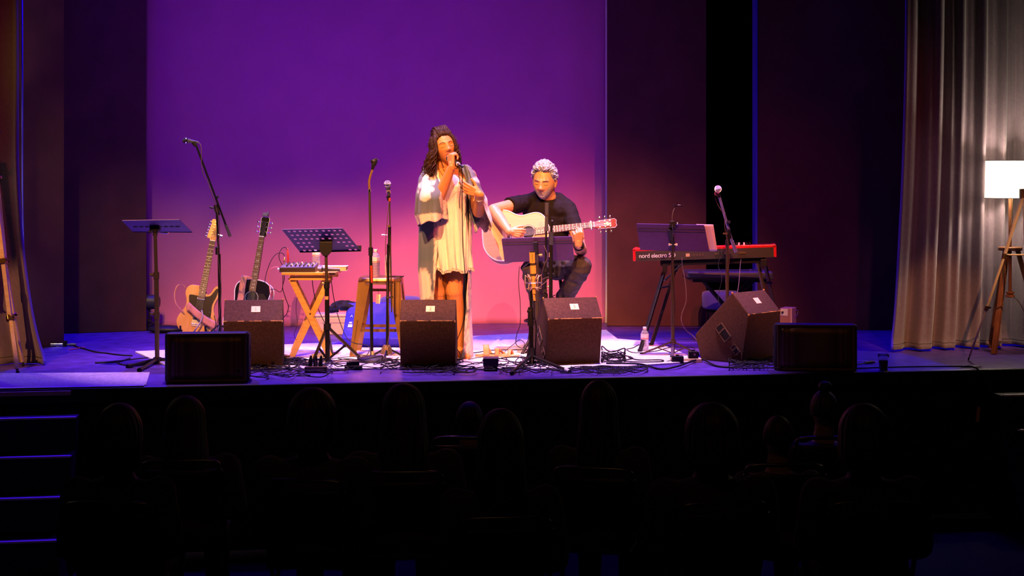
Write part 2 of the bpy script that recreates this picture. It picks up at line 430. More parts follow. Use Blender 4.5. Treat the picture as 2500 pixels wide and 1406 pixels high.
# unseen front lanterns with added blades that block beams off the stage lip
m_lant = mat('unseen_lantern_black', (.02, .02, .02), .6)
for i, (Lp, Tp) in enumerate(FRONT_RIGS):
    t = Thing('unseen_stage_lantern', ['second unseen front lantern from the left over the hall', 'unseen centre front lantern over the hall', 'unseen right front lantern over the hall', 'unseen leftmost front lantern over the hall', 'unseen rightmost amber front lantern over the hall', 'unseen front lantern at far right over the hall'][i], 'stage light', Lp)
    d_ = (Tp - Lp).normalized(); a_, b_ = axes(d_)
    t.part('housing', MB().tube([d_ * -.45, d_ * -.06], [.11, .13], 16), m_lant)
    t.part('yoke', MB().tube([a_ * -.15 + d_ * -.25, a_ * -.15 + d_ * -.25 + V((0, 0, .3)), a_ * .15 + d_ * -.25 + V((0, 0, .3)), a_ * .15 + d_ * -.25], .012, 6), m_lant)
    e0, e1 = (V((X, 10.83 + K * X, 0)) - Lp for X in (Tp.x - 3.2, Tp.x + 3.2)); f_ = .085
    e0, e1 = e0 * f_, e1 * f_; dn_ = V((0, -.25, -.42))
    t.part('added_beam_blocker', MB().add([e0, e1, e1 + dn_, e0 + dn_], [[0, 1, 2, 3]]), m_lant, smooth=0, solid=.002)
# ------------------------------------------------------------------ loudspeakers
m_carpet = mat('wedge_carpet', (.078, .038, .024), .9, noise_scale=70, noise_amt=.35, bump=.35, bump_scale=220, spec=.25)
m_scuff = mat('scuffed_edge', (.65, .30, .06), .7, noise_scale=90, noise_amt=.6)
m_paper = mat('note_paper', (.85, .70, .40), .8)
m_ink = mat('pen_ink', (.40, .30, .16), .7)
m_hole = mat('deep_black', (.006, .006, .006), .7)
m_blkmet = mat('black_metal', (.012, .010, .010), .38, .3, spec=.5)
m_blkpl = mat('black_plastic', (.010, .008, .009), .5, spec=.35)
m_chrome = mat('chrome', (.75, .75, .76), .18, 1.)
m_brass = mat('brass_jack', (.80, .55, .22), .3, 1.)
PROF = [(.055, 0), (0, .335), (.135, .475), (.45, .17), (.40, 0)]
def wedge(label, loc, rz, w=.41, text=None, sticker=True, sides=(-1,), scale=1.0, prof=PROF):
    t = Thing('stage_monitor', label, 'loudspeaker', loc, rz, 'carpeted floor wedges')
    P = [(y * scale, z * scale) for y, z in prof]
    mb = MB(); n = len(P)
    vs = [V((s * w / 2, y, z)) for s in (-1, 1) for y, z in P]
    fs = [list(range(n)), list(range(n, 2 * n))[::-1]] + [[i, (i + 1) % n, n + (i + 1) % n, n + i] for i in range(n)]
    mb.add(vs, fs); t.part('cabinet', mb, m_carpet, smooth=0, bevel=.007)
    # worn front ridge
    mb = MB(); rng = random.Random(len(label) * 7)
    x = -w / 2
    while x < w / 2 - .01:
        l = rng.uniform(.012, .05)
        if rng.random() < .72: mb.tube([V((x, P[1][0] + .0015, P[1][1] + .001)), V((min(x + l, w / 2), P[1][0] + .0015, P[1][1] + .001))], rng.uniform(.0020, .0042), 5)
        x += l
    t.part('worn_ridge', mb, m_scuff, smooth=0)['kind'] = 'stuff'
    mb = MB()
    for s in (-1, 1):
        for i in (1, 2): mb.ell((s * (w / 2 - .004), P[i][0] + .004, P[i][1] - .004), (.006, .008, .009), 8, 6)
    t.part('corner_wear', mb, m_scuff)
    dn = V((0, P[2][0] - P[1][0], P[2][1] - P[1][1])); sl = dn.length; dn.normalize(); nn = V((0, -dn.z, dn.y))
    if sticker:
        c = V((.015, P[1][0], P[1][1])) + dn * sl * .55 + nn * .0012
        M = frame(c, V((1, 0, 0)), dn, nn)
        st = t.part('sticker', MB().box((0, 0, 0), (.062, .052, .0012), M), m_paper, smooth=0)
        if text: lettering('number', text, m_ink, st, frame(c + nn * .0008, V((1, 0, 0)), dn, nn), .04)
    # grille on the performer side
    g0 = V((0, P[2][0], P[2][1])); g1 = V((0, P[3][0], P[3][1])); gd = (g1 - g0).normalized(); gn = V((0, -gd.z, gd.y)) * -1
    if gn.z < 0: gn = -gn
    M = frame((g0 + g1) / 2 + gn * .004, V((1, 0, 0)), gd, gn)
    t.part('grille', MB().box((0, 0, 0), (w * .9, (g1 - g0).length * .9, .008), M), m_blkmet, smooth=0, bevel=.002)
    for s in sides:
        def side_panel(name, cy, cz, hw, hh, ang):
            M = frame(V((s * (w / 2 + .0015), cy, cz)), V((0, cos(ang), sin(ang))), V((0, -sin(ang), cos(ang))), V((s, 0, 0)))
            r = t.part(name, MB().box((0, 0, 0), (hw * 2, hh * 2, .002), M), m_hole, smooth=0)
            mb = MB()
            for sx in (-1, 1): mb.box((sx * hw, 0, .002), (.008, hh * 2 + .008, .006), M); mb.box((0, sx * hh, .002), (hw * 2 + .008, .008, .006), M)
            mb.box((0, hh * .25, .003), (hw * 1.7, .012, .008), M)
            t.part('rim', mb, mat('worn_rim', (.16, .10, .05), .5, .4, noise_scale=60, noise_amt=.7), r, smooth=0, bevel=.001)
        side_panel('handle_recess', .21 * scale, .20 * scale, .034, .062, R(-42))
        side_panel('jack_plate', .11 * scale, .09 * scale, .022, .034, R(-42))
    return t
def p2(px, py, z=0):
    return fl(px, py, z)
def placed(px, py): q = fl(px, py); q.z = 0; return q
wedge('small brown-black floor monitor with a note reading 1', placed(618, 903), R(7), .405, '1', sides=())
wedge('brown-black floor monitor with a note reading 2 in front of the singer', placed(1044, 902), R(0), .385, '2', sides=())
wedge('battered floor monitor with a note reading 3 before the guitarist', placed(1405, 894) , R(15), .40, '3')
w4 = placed(1868, 872)
wedge('floor monitor turned sideways with side handle showing, below the keyboard', placed(1868, 884), R(46), .40, None, sides=(-1,), scale=1.06)

m_pa = mat('pa_polypropylene', (.010, .010, .012), .6, bump=.2, bump_scale=300)
def mat_grille():
    m = mat('perforated_grille', (.035, .028, .022), .5, .5); nt = m.node_tree
    tc = nt.nodes['Texture Coordinate']; mp = nt.nodes.new('ShaderNodeMapping'); mp.inputs['Scale'].default_value = (140, 140, 140)
    vo = nt.nodes.new('ShaderNodeTexVoronoi'); vo.inputs['Randomness'].default_value = .0
    rp = nt.nodes.new('ShaderNodeValToRGB'); rp.color_ramp.elements[0].position = .32; rp.color_ramp.elements[1].position = .42
    rp.color_ramp.elements[0].color = (.002, .002, .002, 1); rp.color_ramp.elements[1].color = (.45, .27, .14, 1)
    nt.links.new(tc.outputs['Object'], mp.inputs['Vector']); nt.links.new(mp.outputs['Vector'], vo.inputs['Vector'])
    nt.links.new(vo.outputs['Distance'], rp.inputs['Fac']); nt.links.new(rp.outputs['Color'], nt.nodes['Principled BSDF'].inputs['Base Color'])
    return m
m_grille = mat_grille()
def pa_box(label, loc, rz, w=.54, h=.325, d=.34):
    t = Thing('fill_speaker', label, 'loudspeaker', loc, rz, 'black PA boxes lying on the stage edge')
    # cabinet lies on its side: trapezoid profile, narrow at the back
    def ring(y, x, z0, z1, c): return [V((-x + c, y, z0)), V((x - c, y, z0)), V((x, y, z0 + c)), V((x, y, z1 - c)), V((x - c, y, z1)), V((-x + c, y, z1)), V((-x, y, z1 - c)), V((-x, y, z0 + c))]
    rings = [ring(0, w / 2 - .012, .004, h - .004, .012), ring(.015, w / 2, 0, h, .014), ring(.16, w / 2, .0, h - .01, .02), ring(d, w / 2 - .05, .0, h - .09, .03)]
    vs = [p for r in rings for p in r]; fs = [list(range(8)), [24 + i for i in range(8)][::-1]]
    for j in range(3):
        for i in range(8): fs.append([j * 8 + i, j * 8 + (i + 1) % 8, (j + 1) * 8 + (i + 1) % 8, (j + 1) * 8 + i])
    t.part('cabinet', MB().add(vs, fs), m_pa, smooth=25, bevel=.004)
    t.part('grille', MB().grid(lambda u, v: V(((u - .5) * (w - .07), -.004 - .006 * (1 - (2 * u - 1) ** 4), .026 + v * (h - .052))), 16, 6), m_grille, smooth=180, solid=.004)
    mb = MB()
    for s in (-1, 1): mb.box((s * (w / 2 - .026), -.004, h / 2), (.018, .012, h - .02))
    for z in (.014, h - .014): mb.box((0, -.004, z), (w - .035, .012, .018))
    t.part('grille_frame', mb, mat('grille_rim', (.30, .17, .07), .5), smooth=0, bevel=.003)
    for s in (-1, 1):
        t.part('handle', MB().box((s * (w / 2 + .001), .1, h * .58), (.004, .035, .085)), m_hole, smooth=0, bevel=.006)
    t.part('badge', MB().box((w * .37, -.008, .075), (.03, .003, .012)), mat('badge_grey', (.06, .055, .05), .4, .5), smooth=0)
    return t
pa_box('black grille-fronted loudspeaker at the stage edge beside monitor 1', placed(505, 934), R(5))
pa_box('black grille-fronted loudspeaker at the stage edge near the plastic cup', placed(1992, 906), R(-6), w=.56)

# ------------------------------------------------------------------ wedge with blue light in its colour behind the metal stool
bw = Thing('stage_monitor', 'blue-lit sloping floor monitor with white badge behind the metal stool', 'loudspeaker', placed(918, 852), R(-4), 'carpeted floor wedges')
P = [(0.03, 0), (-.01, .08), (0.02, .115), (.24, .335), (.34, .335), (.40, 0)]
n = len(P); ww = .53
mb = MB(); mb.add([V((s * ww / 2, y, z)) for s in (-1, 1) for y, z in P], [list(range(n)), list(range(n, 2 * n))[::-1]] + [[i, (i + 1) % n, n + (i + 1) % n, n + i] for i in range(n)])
bw.part('cabinet', mb, mat('wedge_blue_light_tint', (.03, .015, .38), .7, noise_scale=80, noise_amt=.2), smooth=0, bevel=.006)  # blue stage light painted into cabinet and grille colour
dn = V((0, .22, .22)).normalized(); nn = V((0, -dn.z, dn.y))
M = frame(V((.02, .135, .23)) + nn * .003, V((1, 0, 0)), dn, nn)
bw.part('grille', MB().box((0, 0, 0), (ww * .8, .27, .006), M), mat('grille_blue_light_tint', (.025, .012, .32), .7, noise_scale=200, noise_amt=.3), smooth=0, bevel=.002)
m_white = mat('white_paint', (.82, .80, .80), .5)
bd = bw.part('badge', MB().box((-.235, -.085, .0002), (.034, .03, .002), M).box((-.235, -.055, .0002), (.024, .016, .002), M), m_white, smooth=0)
lettering('lettering', 'A', m_white, bw.o, frame(V((-.215, .142, .237)) + nn * .004, V((1, 0, 0)), dn, nn), .034)

# jacket dropped on it, bin, round cushion seat tinted by blue light
jk = Thing('folded_jacket', 'crumpled dark jacket lying on the blue-lit monitor', 'jacket', at(842, 756, 12.0))
def jac(u, v):
    a = u * 2 * pi; b = v * pi / 2
    r = 1 + .12 * sin(3 * a + 1) + .08 * sin(7 * a)
    z = .062 * sin(b) ** .7 + .010 * sin(9 * a + v * 8) * cos(b) + .012 * sin(5 * a + 4 * v)
    return V((.115 * r * cos(b) * cos(a), .08 * r * cos(b) * sin(a), max(0, z)))
jk.part('cloth', MB().grid(jac, 60, 16, closed_u=True), mat('dark_navy_cloth', (.007, .005, .012), .9, bump=.4, bump_scale=60), smooth=180)
jk.part('sleeve', MB().tube(crom([V((-.09, -.03, .02)), V((-.13, -.07, .01)), V((-.1, -.1, -.0)), V((-.04, -.09, .008))], 6), [.02] * 10 + [.018] * 9, 8), MATS['dark_navy_cloth'], smooth=180)
bn = Thing('storage_bin', 'translucent pink plastic storage bin behind the folding table', 'storage bin', placed(812, 815))
def tub(z0, z1, x0, x1, y0, y1):
    return MB().add([V((s * x, q * y, z)) for (x, y, z) in ((x0, y0, z0), (x1, y1, z1)) for s, q in ((-1, -1), (1, -1), (1, 1), (-1, 1))], [[3, 2, 1, 0], [4, 5, 6, 7]] + [[i, (i + 1) % 4, 4 + (i + 1) % 4, 4 + i] for i in range(4)])
bn.part('tub', tub(0, .155, .125, .145, .09, .105), mat('pink_plastic', (.62, .45, .50), .35, noise_scale=5, noise_amt=.1), smooth=0, bevel=.012)
bn.part('lid', MB().box((0, 0, .165), (.305, .225, .022)), mat('pink_lid', (.58, .40, .46), .4), smooth=0, bevel=.006)
bn.part('label_line', MB().box((.02, -.104, .105), (.2, .002, .003)), mat('faint_line', (.45, .25, .35), .6), smooth=0)
st = Thing('round_pouffe', 'round blue-lit cushioned stool partly hidden behind the metal stool', 'stool', placed(978, 822))
st.part('cushion', MB().lathe([(.01, .20), (.15, .202), (.176, .215), (.182, .27), (.174, .315), (.15, .332), (.08, .338), (.01, .34)], n=28), mat('blue_velvet_light_tint', (.07, .05, .40), .85, sheen=.3), smooth=60)  # cushion blue deepened to carry the blue stage light
for a in range(4):
    q = a * pi / 2 + .6; st.part('leg', MB().cyl((.12 * cos(q), .12 * sin(q), .205), (.15 * cos(q), .15 * sin(q), 0), .008), m_blkmet)

# ------------------------------------------------------------------ stands
def tri_legs(t, c, r, hub, rleg, rot, m, mid=None, brace_z=None, foot=True, name='leg'):
    """three legs from a hub at height hub to the floor around c (local)"""
    for k in range(3):
        a = rot + k * 2 * pi / 3; e = c + V((r * cos(a), r * sin(a), rleg)); h = V((c.x + .02 * cos(a), c.y + .02 * sin(a), hub))
        lg = t.part(name, MB().cyl(h, e, rleg, rleg), m)
        if foot: t.part('rubber_foot', MB().cyl(e.lerp(h, .06), e - (h - e).normalized() * .012, rleg * 1.35, rleg * 1.25), m_blkpl, lg)
        if brace_z is not None:
            t.part('brace', MB().bar(V((c.x + .012 * cos(a), c.y + .012 * sin(a), brace_z)), h.lerp(e, .5), .012, .005), m, lg, smooth=0)
def knob(t, p, d, r=.011, l=.022, m=None, parent=None):
    p = V(p); d = V(d).normalized()
    return t.part('knob', MB().cyl(p, p + d * l * .5, r * .45).cyl(p + d * l * .45, p + d * l, r, r * .9), m or m_blkpl, parent)
def mic_dyn(t, tip, tail, rb=.024, head=None, body=None, parent=None, name='microphone'):
    """ball-grille vocal microphone from tip (grille) to tail"""
    tip, tail = V(tip), V(tail); d = (tip - tail).normalized(); a, b = axes(d); M = frame(tail, a, b, d); L = (tip - tail).length
    g = t.part('grille', MB().ell((0, 0, L - rb), (rb, rb, rb * 1.08), 18, 12, M), head, parent)
    t.part('grille_band', MB().lathe([(rb * 1.02, L - rb - .004), (rb * 1.04, L - rb - .002), (rb * 1.04, L - rb + .003), (rb * 1.02, L - rb + .005)], M=M), m_chrome, parent)
    t.part('body', MB().lathe([(.0095, 0), (.0105, .004), (.0125, L * .35), (.017, L - rb * 2.1), (rb * .96, L - rb - .003)], M=M), body, parent)
    return g
m_mesh = mat('mic_mesh', (.55, .55, .58), .35, .8, bump=.8, bump_scale=900)
m_mesh_dk = mat('dark_mic_mesh', (.03, .03, .035), .4, .6, bump=.8, bump_scale=900)
m_micbody = mat('mic_body_grey', (.10, .10, .12), .4, .4)
m_brown = mat('bronze_tube', (.09, .065, .045), .35, .5)
m_cable = mat('black_cable', (.008, .006, .009), .6, spec=.25)

# left tall boom stand and mic
s = Thing('boom_mic_stand', 'tall boom microphone stand in front of the electric guitar', 'microphone stand', placed(536, 868))
p = s.p
s.part('pole', MB().cyl(p(538, 866), p(535, 620), .0115), m_blkmet)
s.part('upper_pole', MB().cyl(p(535, 640), p(529, 515), .008), m_blkmet)
s.part('clutch', MB().lathe([(.012, -.03), (.016, -.026), (.016, .026), (.012, .03)], p(531, 612)), m_blkpl)
s.part('boom', MB().cyl(p(478, 352, -.05), p(556, 562, .05), .0075), m_blkmet)
s.part('counterweight', MB().cyl(p(551, 548, .045), p(562, 577, .06), .0115, .012), m_micbody)
s.part('boom_clamp', MB().cyl(p(526, 500), p(533, 526), .015).cyl(p(529, 513, -.02), p(529, 513, .02), .018), m_blkpl)
knob(s, p(526, 510, 0), V((-1, 0, .35)), .008, .045); knob(s, p(528, 484, .01), V((.5, -.6, .4)), .01, .03)
s.part('cable_clip', MB().cyl(p(532, 573), p(543, 577), .008, .010), m_chrome)
tri_legs(s, V((0, 0, 0)), .3, .22, .008, .5, m_blkmet)
s.part('mic_clip', MB().cyl(p(478, 357, -.05), p(472, 347, -.05), .012, .016), m_blkpl)
mc = Thing('vocal_microphone', 'dark vocal microphone on the tall left boom stand', 'microphone', at(466, 345, s.Y - .05))
mic_dyn(mc, mc.p(446, 342, -.03), mc.p(484, 348, .02), .023, m_mesh_dk, m_micbody)
def cable(label, pts, r=.0035, m=None, name='cable', k=7, cat='cable', group=None):
    base = V(pts[0]).copy(); base.z = min(q[2] for q in pts)
    t = Thing(name, label, cat, base, group=group)
    t.part('jacket', MB().tube(crom([V(q) - base for q in pts], k), r, 6), m or m_cable, smooth=180); return t
Yb = s.Y
m_cable_b = mat('brown_cable', (.10, .055, .05), .55)
cable('thin microphone cable spiralling down the left boom stand', [at(484, 347, Yb - .04), at(491, 358, Yb - .05), at(492, 400, Yb - .06), at(497, 428, Yb - .06), at(508, 445, Yb - .04), at(516, 470, Yb - .045), at(524, 492, Yb - .04), at(533, 530, Yb - .03), at(536, 560, Yb - .02), at(532, 620, Yb - .02), at(540, 700, Yb - .02), at(536, 760, Yb - .03), at(528, 800, Yb - .03)], .0028, m_cable_b)

# left music stand with slotted shelf seen from below
s = Thing('music_stand', 'music stand with narrow blue-lit desk at far left', 'music stand', placed(383, 886))
p = s.p
m_desk = mat('desk_enamel', (.10, .06, .20), .5, .1)
q = [p(298, 538, -.06), p(438, 536, -.06), p(470, 567, .16), p(325, 566, .16)]
dx = (q[1] - q[0]).normalized(); nq = (q[1] - q[0]).cross(q[3] - q[0]).normalized()
dsk = s.part('desk', MB().add([x + nq * z for z in (-.003, .003) for x in q], [[0, 1, 2, 3], [7, 6, 5, 4]] + [[i, 4 + i, 4 + (i + 1) % 4, (i + 1) % 4] for i in range(4)]), m_desk, smooth=0)
for k in range(8):
    u = .14 + k * .098 + (.03 if k > 3 else 0)
    c = q[0].lerp(q[1], u).lerp(q[3].lerp(q[2], u), .5)
    s.part('slot', MB().ell((0, 0, 0), (.022, .017, .009), 12, 6, frame(c, dx, nq.cross(dx), nq)), m_hole, dsk)
for k in range(1, 9):
    v = k / 9; a_, b_ = q[0].lerp(q[3], v), q[1].lerp(q[2], v)
    s.part('groove', MB().cyl(a_.lerp(b_, .6) - nq * .003, a_.lerp(b_, .97) - nq * .003, .0011, n=6), m_micbody, dsk)
s.part('lip', MB().bar(q[2], q[3], .03, .004), m_desk, smooth=0)
s.part('bracket', MB().box(p(379, 551, .05), (.07, .06, .075)).cyl(p(379, 560, .05), p(379, 575, .0), .017), m_blkpl, smooth=0, bevel=.006)
knob(s, p(371, 566, 0), V((-1, 0, 0)), .012, .025); knob(s, p(392, 568, 0), V((1, -.2, 0)), .010, .06, m_chrome)
s.part('upper_pole', MB().cyl(p(379, 570), p(382, 680), .0125), m_brown)
s.part('pole', MB().cyl(p(382, 668), p(384, 884), .0165), m_brown)
s.part('collar', MB().cyl(p(382, 664), p(382, 681), .021), m_brown); knob(s, p(381, 671), V((-1, 0, 0)), .013, .045, m_brown)
s.part('collar', MB().cyl(p(383, 762), p(383, 779), .021), m_brown); knob(s, p(382, 766), V((-1, 0, 0)), .013, .045, m_brown)
s.part('leg_hub', MB().cyl(p(384, 872), p(384, 884), .028), m_blkmet)
for (x, y) in ((311, 899), (340, 908), (428, 884)):
    e = fl(x, y) - s.loc; e.z = .012
    s.part('leg', MB().cyl(p(384, 876), e, .012), m_blkmet); s.part('rubber_foot', MB().cyl(e.lerp(p(384, 876), .12), e, .0165), m_blkpl)

# perforated orchestra stand by the table
s = Thing('music_stand', 'perforated orchestral music stand before the folding table', 'music stand', placed(799, 888))
p = s.p
q = [p(688, 560, -.08), p(836, 557, -.08), p(882, 613, .14), p(733, 616, .14)]
dx = (q[1] - q[0]).normalized(); nq = (q[1] - q[0]).cross(q[3] - q[0]).normalized(); dy_ = nq.cross(dx)
# desk built as a grid with real holes
def desk_pt(u, v): return q[0].lerp(q[1], u).lerp(q[3].lerp(q[2], u), v)
mb = MB(); NX, NY = 44, 18; holes = set()
for r in range(6):
    for cN in range(10):
        if 3 <= r and 3 <= cN <= 7 - (r == 3): continue
        u = .08 + cN * .093 + .0 * r; v = .10 + r * .16
        holes.add((int(u * NX), int(v * NY)))
vs = [desk_pt(i / NX, j / NY) for j in range(NY + 1) for i in range(NX + 1)]
fs = [[j * (NX + 1) + i, j * (NX + 1) + i + 1, (j + 1) * (NX + 1) + i + 1, (j + 1) * (NX + 1) + i] for j in range(NY) for i in range(NX) if (i, j) not in holes and (i - 1, j) not in holes]
dsk = s.part('desk', mb.add(vs, fs), m_desk, smooth=0, solid=.003)
s.part('lip', MB().bar(q[3], q[2], .035, .003).add([q[2], q[2] + V((.0, .02, .04)), q[2] + V((-.045, .0, .04)), q[2] + V((-.03, 0, 0))], [[0, 1, 2, 3]]), m_blkmet, smooth=0)
s.part('bracket', MB().add([p(780, 590, -.02), p(812, 590, -.02), p(810, 614, -.02), p(800, 625, -.02), p(789, 625, -.02), p(780, 612, -.02), p(780, 590, .05), p(812, 590, .05), p(810, 614, .05), p(800, 625, .05), p(789, 625, .05), p(780, 612, .05)], [[0, 1, 2, 3, 4, 5], [11, 10, 9, 8, 7, 6]] + [[i, 6 + i, 6 + (i + 1) % 6, (i + 1) % 6] for i in range(6)]), m_blkpl, smooth=0, bevel=.003)
s.part('upper_pole', MB().cyl(p(796, 622), p(798, 700), .011), m_brown)
s.part('pole', MB().cyl(p(798, 688), p(800, 884), .0165), m_blkmet)
s.part('collar', MB().cyl(p(797, 688), p(798, 704), .021), m_blkpl); knob(s, p(796, 692), V((-1, -.3, 0)), .012, .03, m_brass)
s.part('warning_label', MB().lathe([(.0172, -.012), (.0172, .012)], p(798, 727)), mat('orange_label', (.8, .35, .15), .6))
s.part('leg_collar', MB().cyl(p(799, 790), p(799, 805), .026), m_blkpl)
for (x, y, mx) in ((764, 886, .6), (882, 880, .55), (812, 868, .5)):
    e = fl(x, y) - s.loc; e.z = .01; h = p(799, 797)
    lg = s.part('leg', MB().bar(h, e, .016, .02), m_brown, smooth=0, bevel=.002)
    s.part('brace', MB().bar(h.lerp(e, mx), p(800, 878), .012, .012), m_blkmet, lg, smooth=0)
    s.part('rubber_foot', MB().cyl(e + V((0, 0, .014)), e - V((0, 0, .008)), .014), m_blkpl, lg)

# round-base straight stand with gooseneck
s = Thing('straight_mic_stand', 'straight round-base microphone stand with empty clip and gooseneck', 'microphone stand', placed(909, 886))
p = s.p
s.part('base', MB().lathe([(.02, 0), (.118, 0), (.12, .008), (.112, .028), (.09, .044), (.05, .05), (.022, .052), (.016, .06), (.012, .06)], n=32), mat('cast_iron', (.03, .022, .024), .6, .2, noise_scale=30, noise_amt=.3), smooth=60)
s.part('pole', MB().cyl(p(908, 878), p(905, 610), .0115), m_blkmet)
s.part('tape_sleeve', MB().cyl(p(909, 872), p(909, 857), .0125), mat('cream_tape', (.85, .70, .45), .7))
s.part('red_tape', MB().cyl(p(907, 690), p(906, 648), .0122), mat('red_tape', (.45, .04, .03), .5))
s.part('clutch', MB().cyl(p(905, 624), p(905, 604), .016), m_blkpl)
s.part('upper_pole', MB().cyl(p(905, 606), p(902, 467), .0085), m_brown)
s.part('ring', MB().cyl(p(902, 468), p(902, 462), .011), m_chrome)
gn = crom([p(902, 463), p(901, 445), p(904, 430), p(910, 412)], 12)
s.part('gooseneck', MB().tube([x for x in gn], [.0085 + .0012 * (i % 2) for i in range(len(gn))], 10), mat('copper_flex', (.75, .42, .22), .35, .9), smooth=180)
s.part('mic_clip', MB().tube([p(909, 414), p(911, 406), p(914, 398), p(916, 387)], [.011, .013, .020, .012], 10).ell(p(913, 394), (.026, .018, .018)), m_blkpl, smooth=60)
s.part('clip_pin', MB().cyl(p(918, 387), p(925, 391), .003), m_chrome)

# stand with blue-lit mic, cone base
s = Thing('tripod_mic_stand', 'microphone stand with cone foot beside the metal stool', 'microphone stand', placed(944, 879))
p = s.p
s.part('foot', MB().lathe([(.018, .045), (.044, .045), (.036, .09), (.022, .11), (.016, .11)], n=20), mat('dull_cone', (.20, .13, .08), .5, .4))
s.part('pole', MB().cyl(p(945, 868), p(948, 596), .011), m_blkmet)
s.part('boom', MB().cyl(p(951, 486, -.03), p(956, 762, -.03), .0055), m_brown)
s.part('boom_clamp', MB().cyl(p(951, 552, -.03), p(951, 600, -.02), .012), m_blkpl); knob(s, p(950, 552, -.04), V((0, -1, 0)), .011, .012, m_brass)
knob(s, p(945, 574), V((-1, 0, .05)), .007, .04, m_chrome)
s.part('lower_clamp', MB().bar(p(942, 727, -.02), p(960, 725, -.02), .012, .012), m_brown, smooth=0)
tri_legs(s, V(), .16, .08, .008, .5, m_blkmet)
s.part('mic_clip', MB().cyl(p(949, 490, -.03), p(948, 478, -.03), .010, .015), m_blkpl)
s.part('red_ring', MB().cyl(p(951, 491, -.034), p(951, 483, -.034), .009), mat('red_plastic', (.7, .06, .04), .5))
mc = Thing('vocal_microphone', 'silver-headed vocal microphone upright on the stand by the stool', 'microphone', at(946, 462, s.Y - .04))
mic_dyn(mc, mc.p(945, 441, -.02), mc.p(950, 480, .02), .0265, m_mesh, m_micbody)
mc.part('clip_wing', MB().tube([mc.p(944, 472, -.02), mc.p(944, 466, -.02), mc.p(953, 466, -.02), mc.p(953, 472, -.02)], .0022, 6), mat('pale_wire', (.7, .5, .35), .4, .5))
Yb = s.Y
cable('slack cable hanging down the stand beside the stool bottle', [at(951, 484, Yb - .04), at(946, 530, Yb - .05), at(941, 600, Yb - .04), at(944, 660, Yb - .03), at(948, 740, Yb - .05), at(950, 790, Yb - .06), at(949, 825, Yb - .08), at(940, 860, Yb - .1), at(936, 872, Yb - .2)], .0028, m_cable_b)
# ------------------------------------------------------------------ guitarist's stands
s = Thing('music_stand', 'solid-desk music stand in front of the seated guitarist', 'music stand', placed(1311, 863))
p = s.p
def solid_desk(s, q, m, name='desk'):
    dx = (q[1] - q[0]).normalized(); nq = (q[1] - q[0]).cross(q[3] - q[0]).normalized()
    if nq.y > 0: nq = -nq
    def pt(u, v): return q[0].lerp(q[1], u).lerp(q[3].lerp(q[2], u), v)
    o = [pt(u, v) for u, v in ((.012, 0), (.988, 0), (.999, .06), (1, 1), (0, 1), (.001, .06))]
    n = len(o)
    d = s.part(name, MB().add([x + nq * z for z in (-.002, .002) for x in o], [list(range(n)), list(range(n, 2 * n))[::-1]] + [[i, n + i, n + (i + 1) % n, (i + 1) % n] for i in range(n)]), m, smooth=0)
    for v in (.17, .27): s.part('crease', MB().tube([pt(.01, v) + nq * .003, pt(.99, v) + nq * .003], .0022, 6), m_blkpl, d)
    return d, nq, pt
m_desk2 = mat('enamel_violet_light_tint', (.085, .03, .17), .5, .1, noise_scale=30, noise_amt=.1)  # violet bounce from the floor put into the desk colour
q = [p(1224, 582, -.10), p(1397, 577, -.10), p(1402, 634, .0), p(1232, 640, .0)]
d, nq, pt = solid_desk(s, q, m_desk2)
s.part('shelf', MB().bar(q[3] + V((0, .03, 0)), q[2] + V((0, .03, 0)), .06, .004), m_desk2, smooth=0)
s.part('spine', MB().bar(p(1307, 590, -.10), p(1311, 640, -.02), .03, .02), m_blkpl, smooth=0, bevel=.002)
knob(s, p(1312, 622, -.06), V((1, -.2, 0)), .012, .04, m_brass)
s.part('tube', MB().cyl(p(1312, 620, -.06), p(1312, 640, -.03), .012).cyl(p(1312, 638, -.03), p(1312, 745), .010), m_brown)
s.part('pole', MB().cyl(p(1311, 740), p(1311, 868), .014), m_brown)
tri_legs(s, V(), .17, .2, .010, 1.9, m_blkmet, brace_z=.05)

s = Thing('condenser_mic_stand', 'short tripod stand carrying the gold studio microphone', 'microphone stand', placed(1297, 893))
p = s.p
s.part('pole', MB().cyl(p(1297, 885), p(1296, 760), .0165), m_blkmet)
s.part('clutch', MB().cyl(p(1295, 750), p(1295, 795), .018, .021).ell(p(1294, 760), (.022, .02, .02)), m_blkpl)
s.part('upper_pole', MB().cyl(p(1296, 760), p(1297, 705), .009), m_blkmet)
s.part('hub', MB().lathe([(.045, .05), (.034, .07), (.022, .13), (.018, .13)], n=12), m_blkpl, smooth=20)
s.part('hub_screw', MB().cyl(p(1299, 870, -.045), p(1299, 886, -.05), .004), m_brass)
for (x, y) in ((1248, 916), (1392, 912), (1296, 872)):
    e = fl(x, y) - s.loc; e.z = .012
    lg = s.part('leg', MB().cyl(V((0, 0, .07)), e, .012), m_blkmet)
    s.part('foot_tape', MB().cyl(e.lerp(V((0, 0, .07)), .12), e.lerp(V((0, 0, .07)), .02), .014), m_white if x == 1392 else m_blkpl, lg)
s.part('pole_cable', MB().tube(crom([p(1308, 660, .02), p(1304, 760, -.03), p(1309, 800, -.03), p(1306, 870, -.03)], 6), .005, 6), m_cable, smooth=180)
cm = Thing('studio_microphone', 'gold cylinder studio microphone in a wire shock mount', 'microphone', at(1301, 640, s.Y - .03))
p = cm.p
m_gold = mat('champagne_gold', (.85, .47, .10), .35, .25)
def cy(t, name, x0, y0, x1, y1, r, m, **k): return t.part(name, MB().cyl(t.p(x0, y0), t.p(x1, y1), r, k.get('r1')), m, k.get('parent'))
cy(cm, 'grille', 1299, 616, 1300, 642, .0205, m_gold); cy(cm, 'cap', 1299, 613, 1299, 617, .0195, m_chrome)
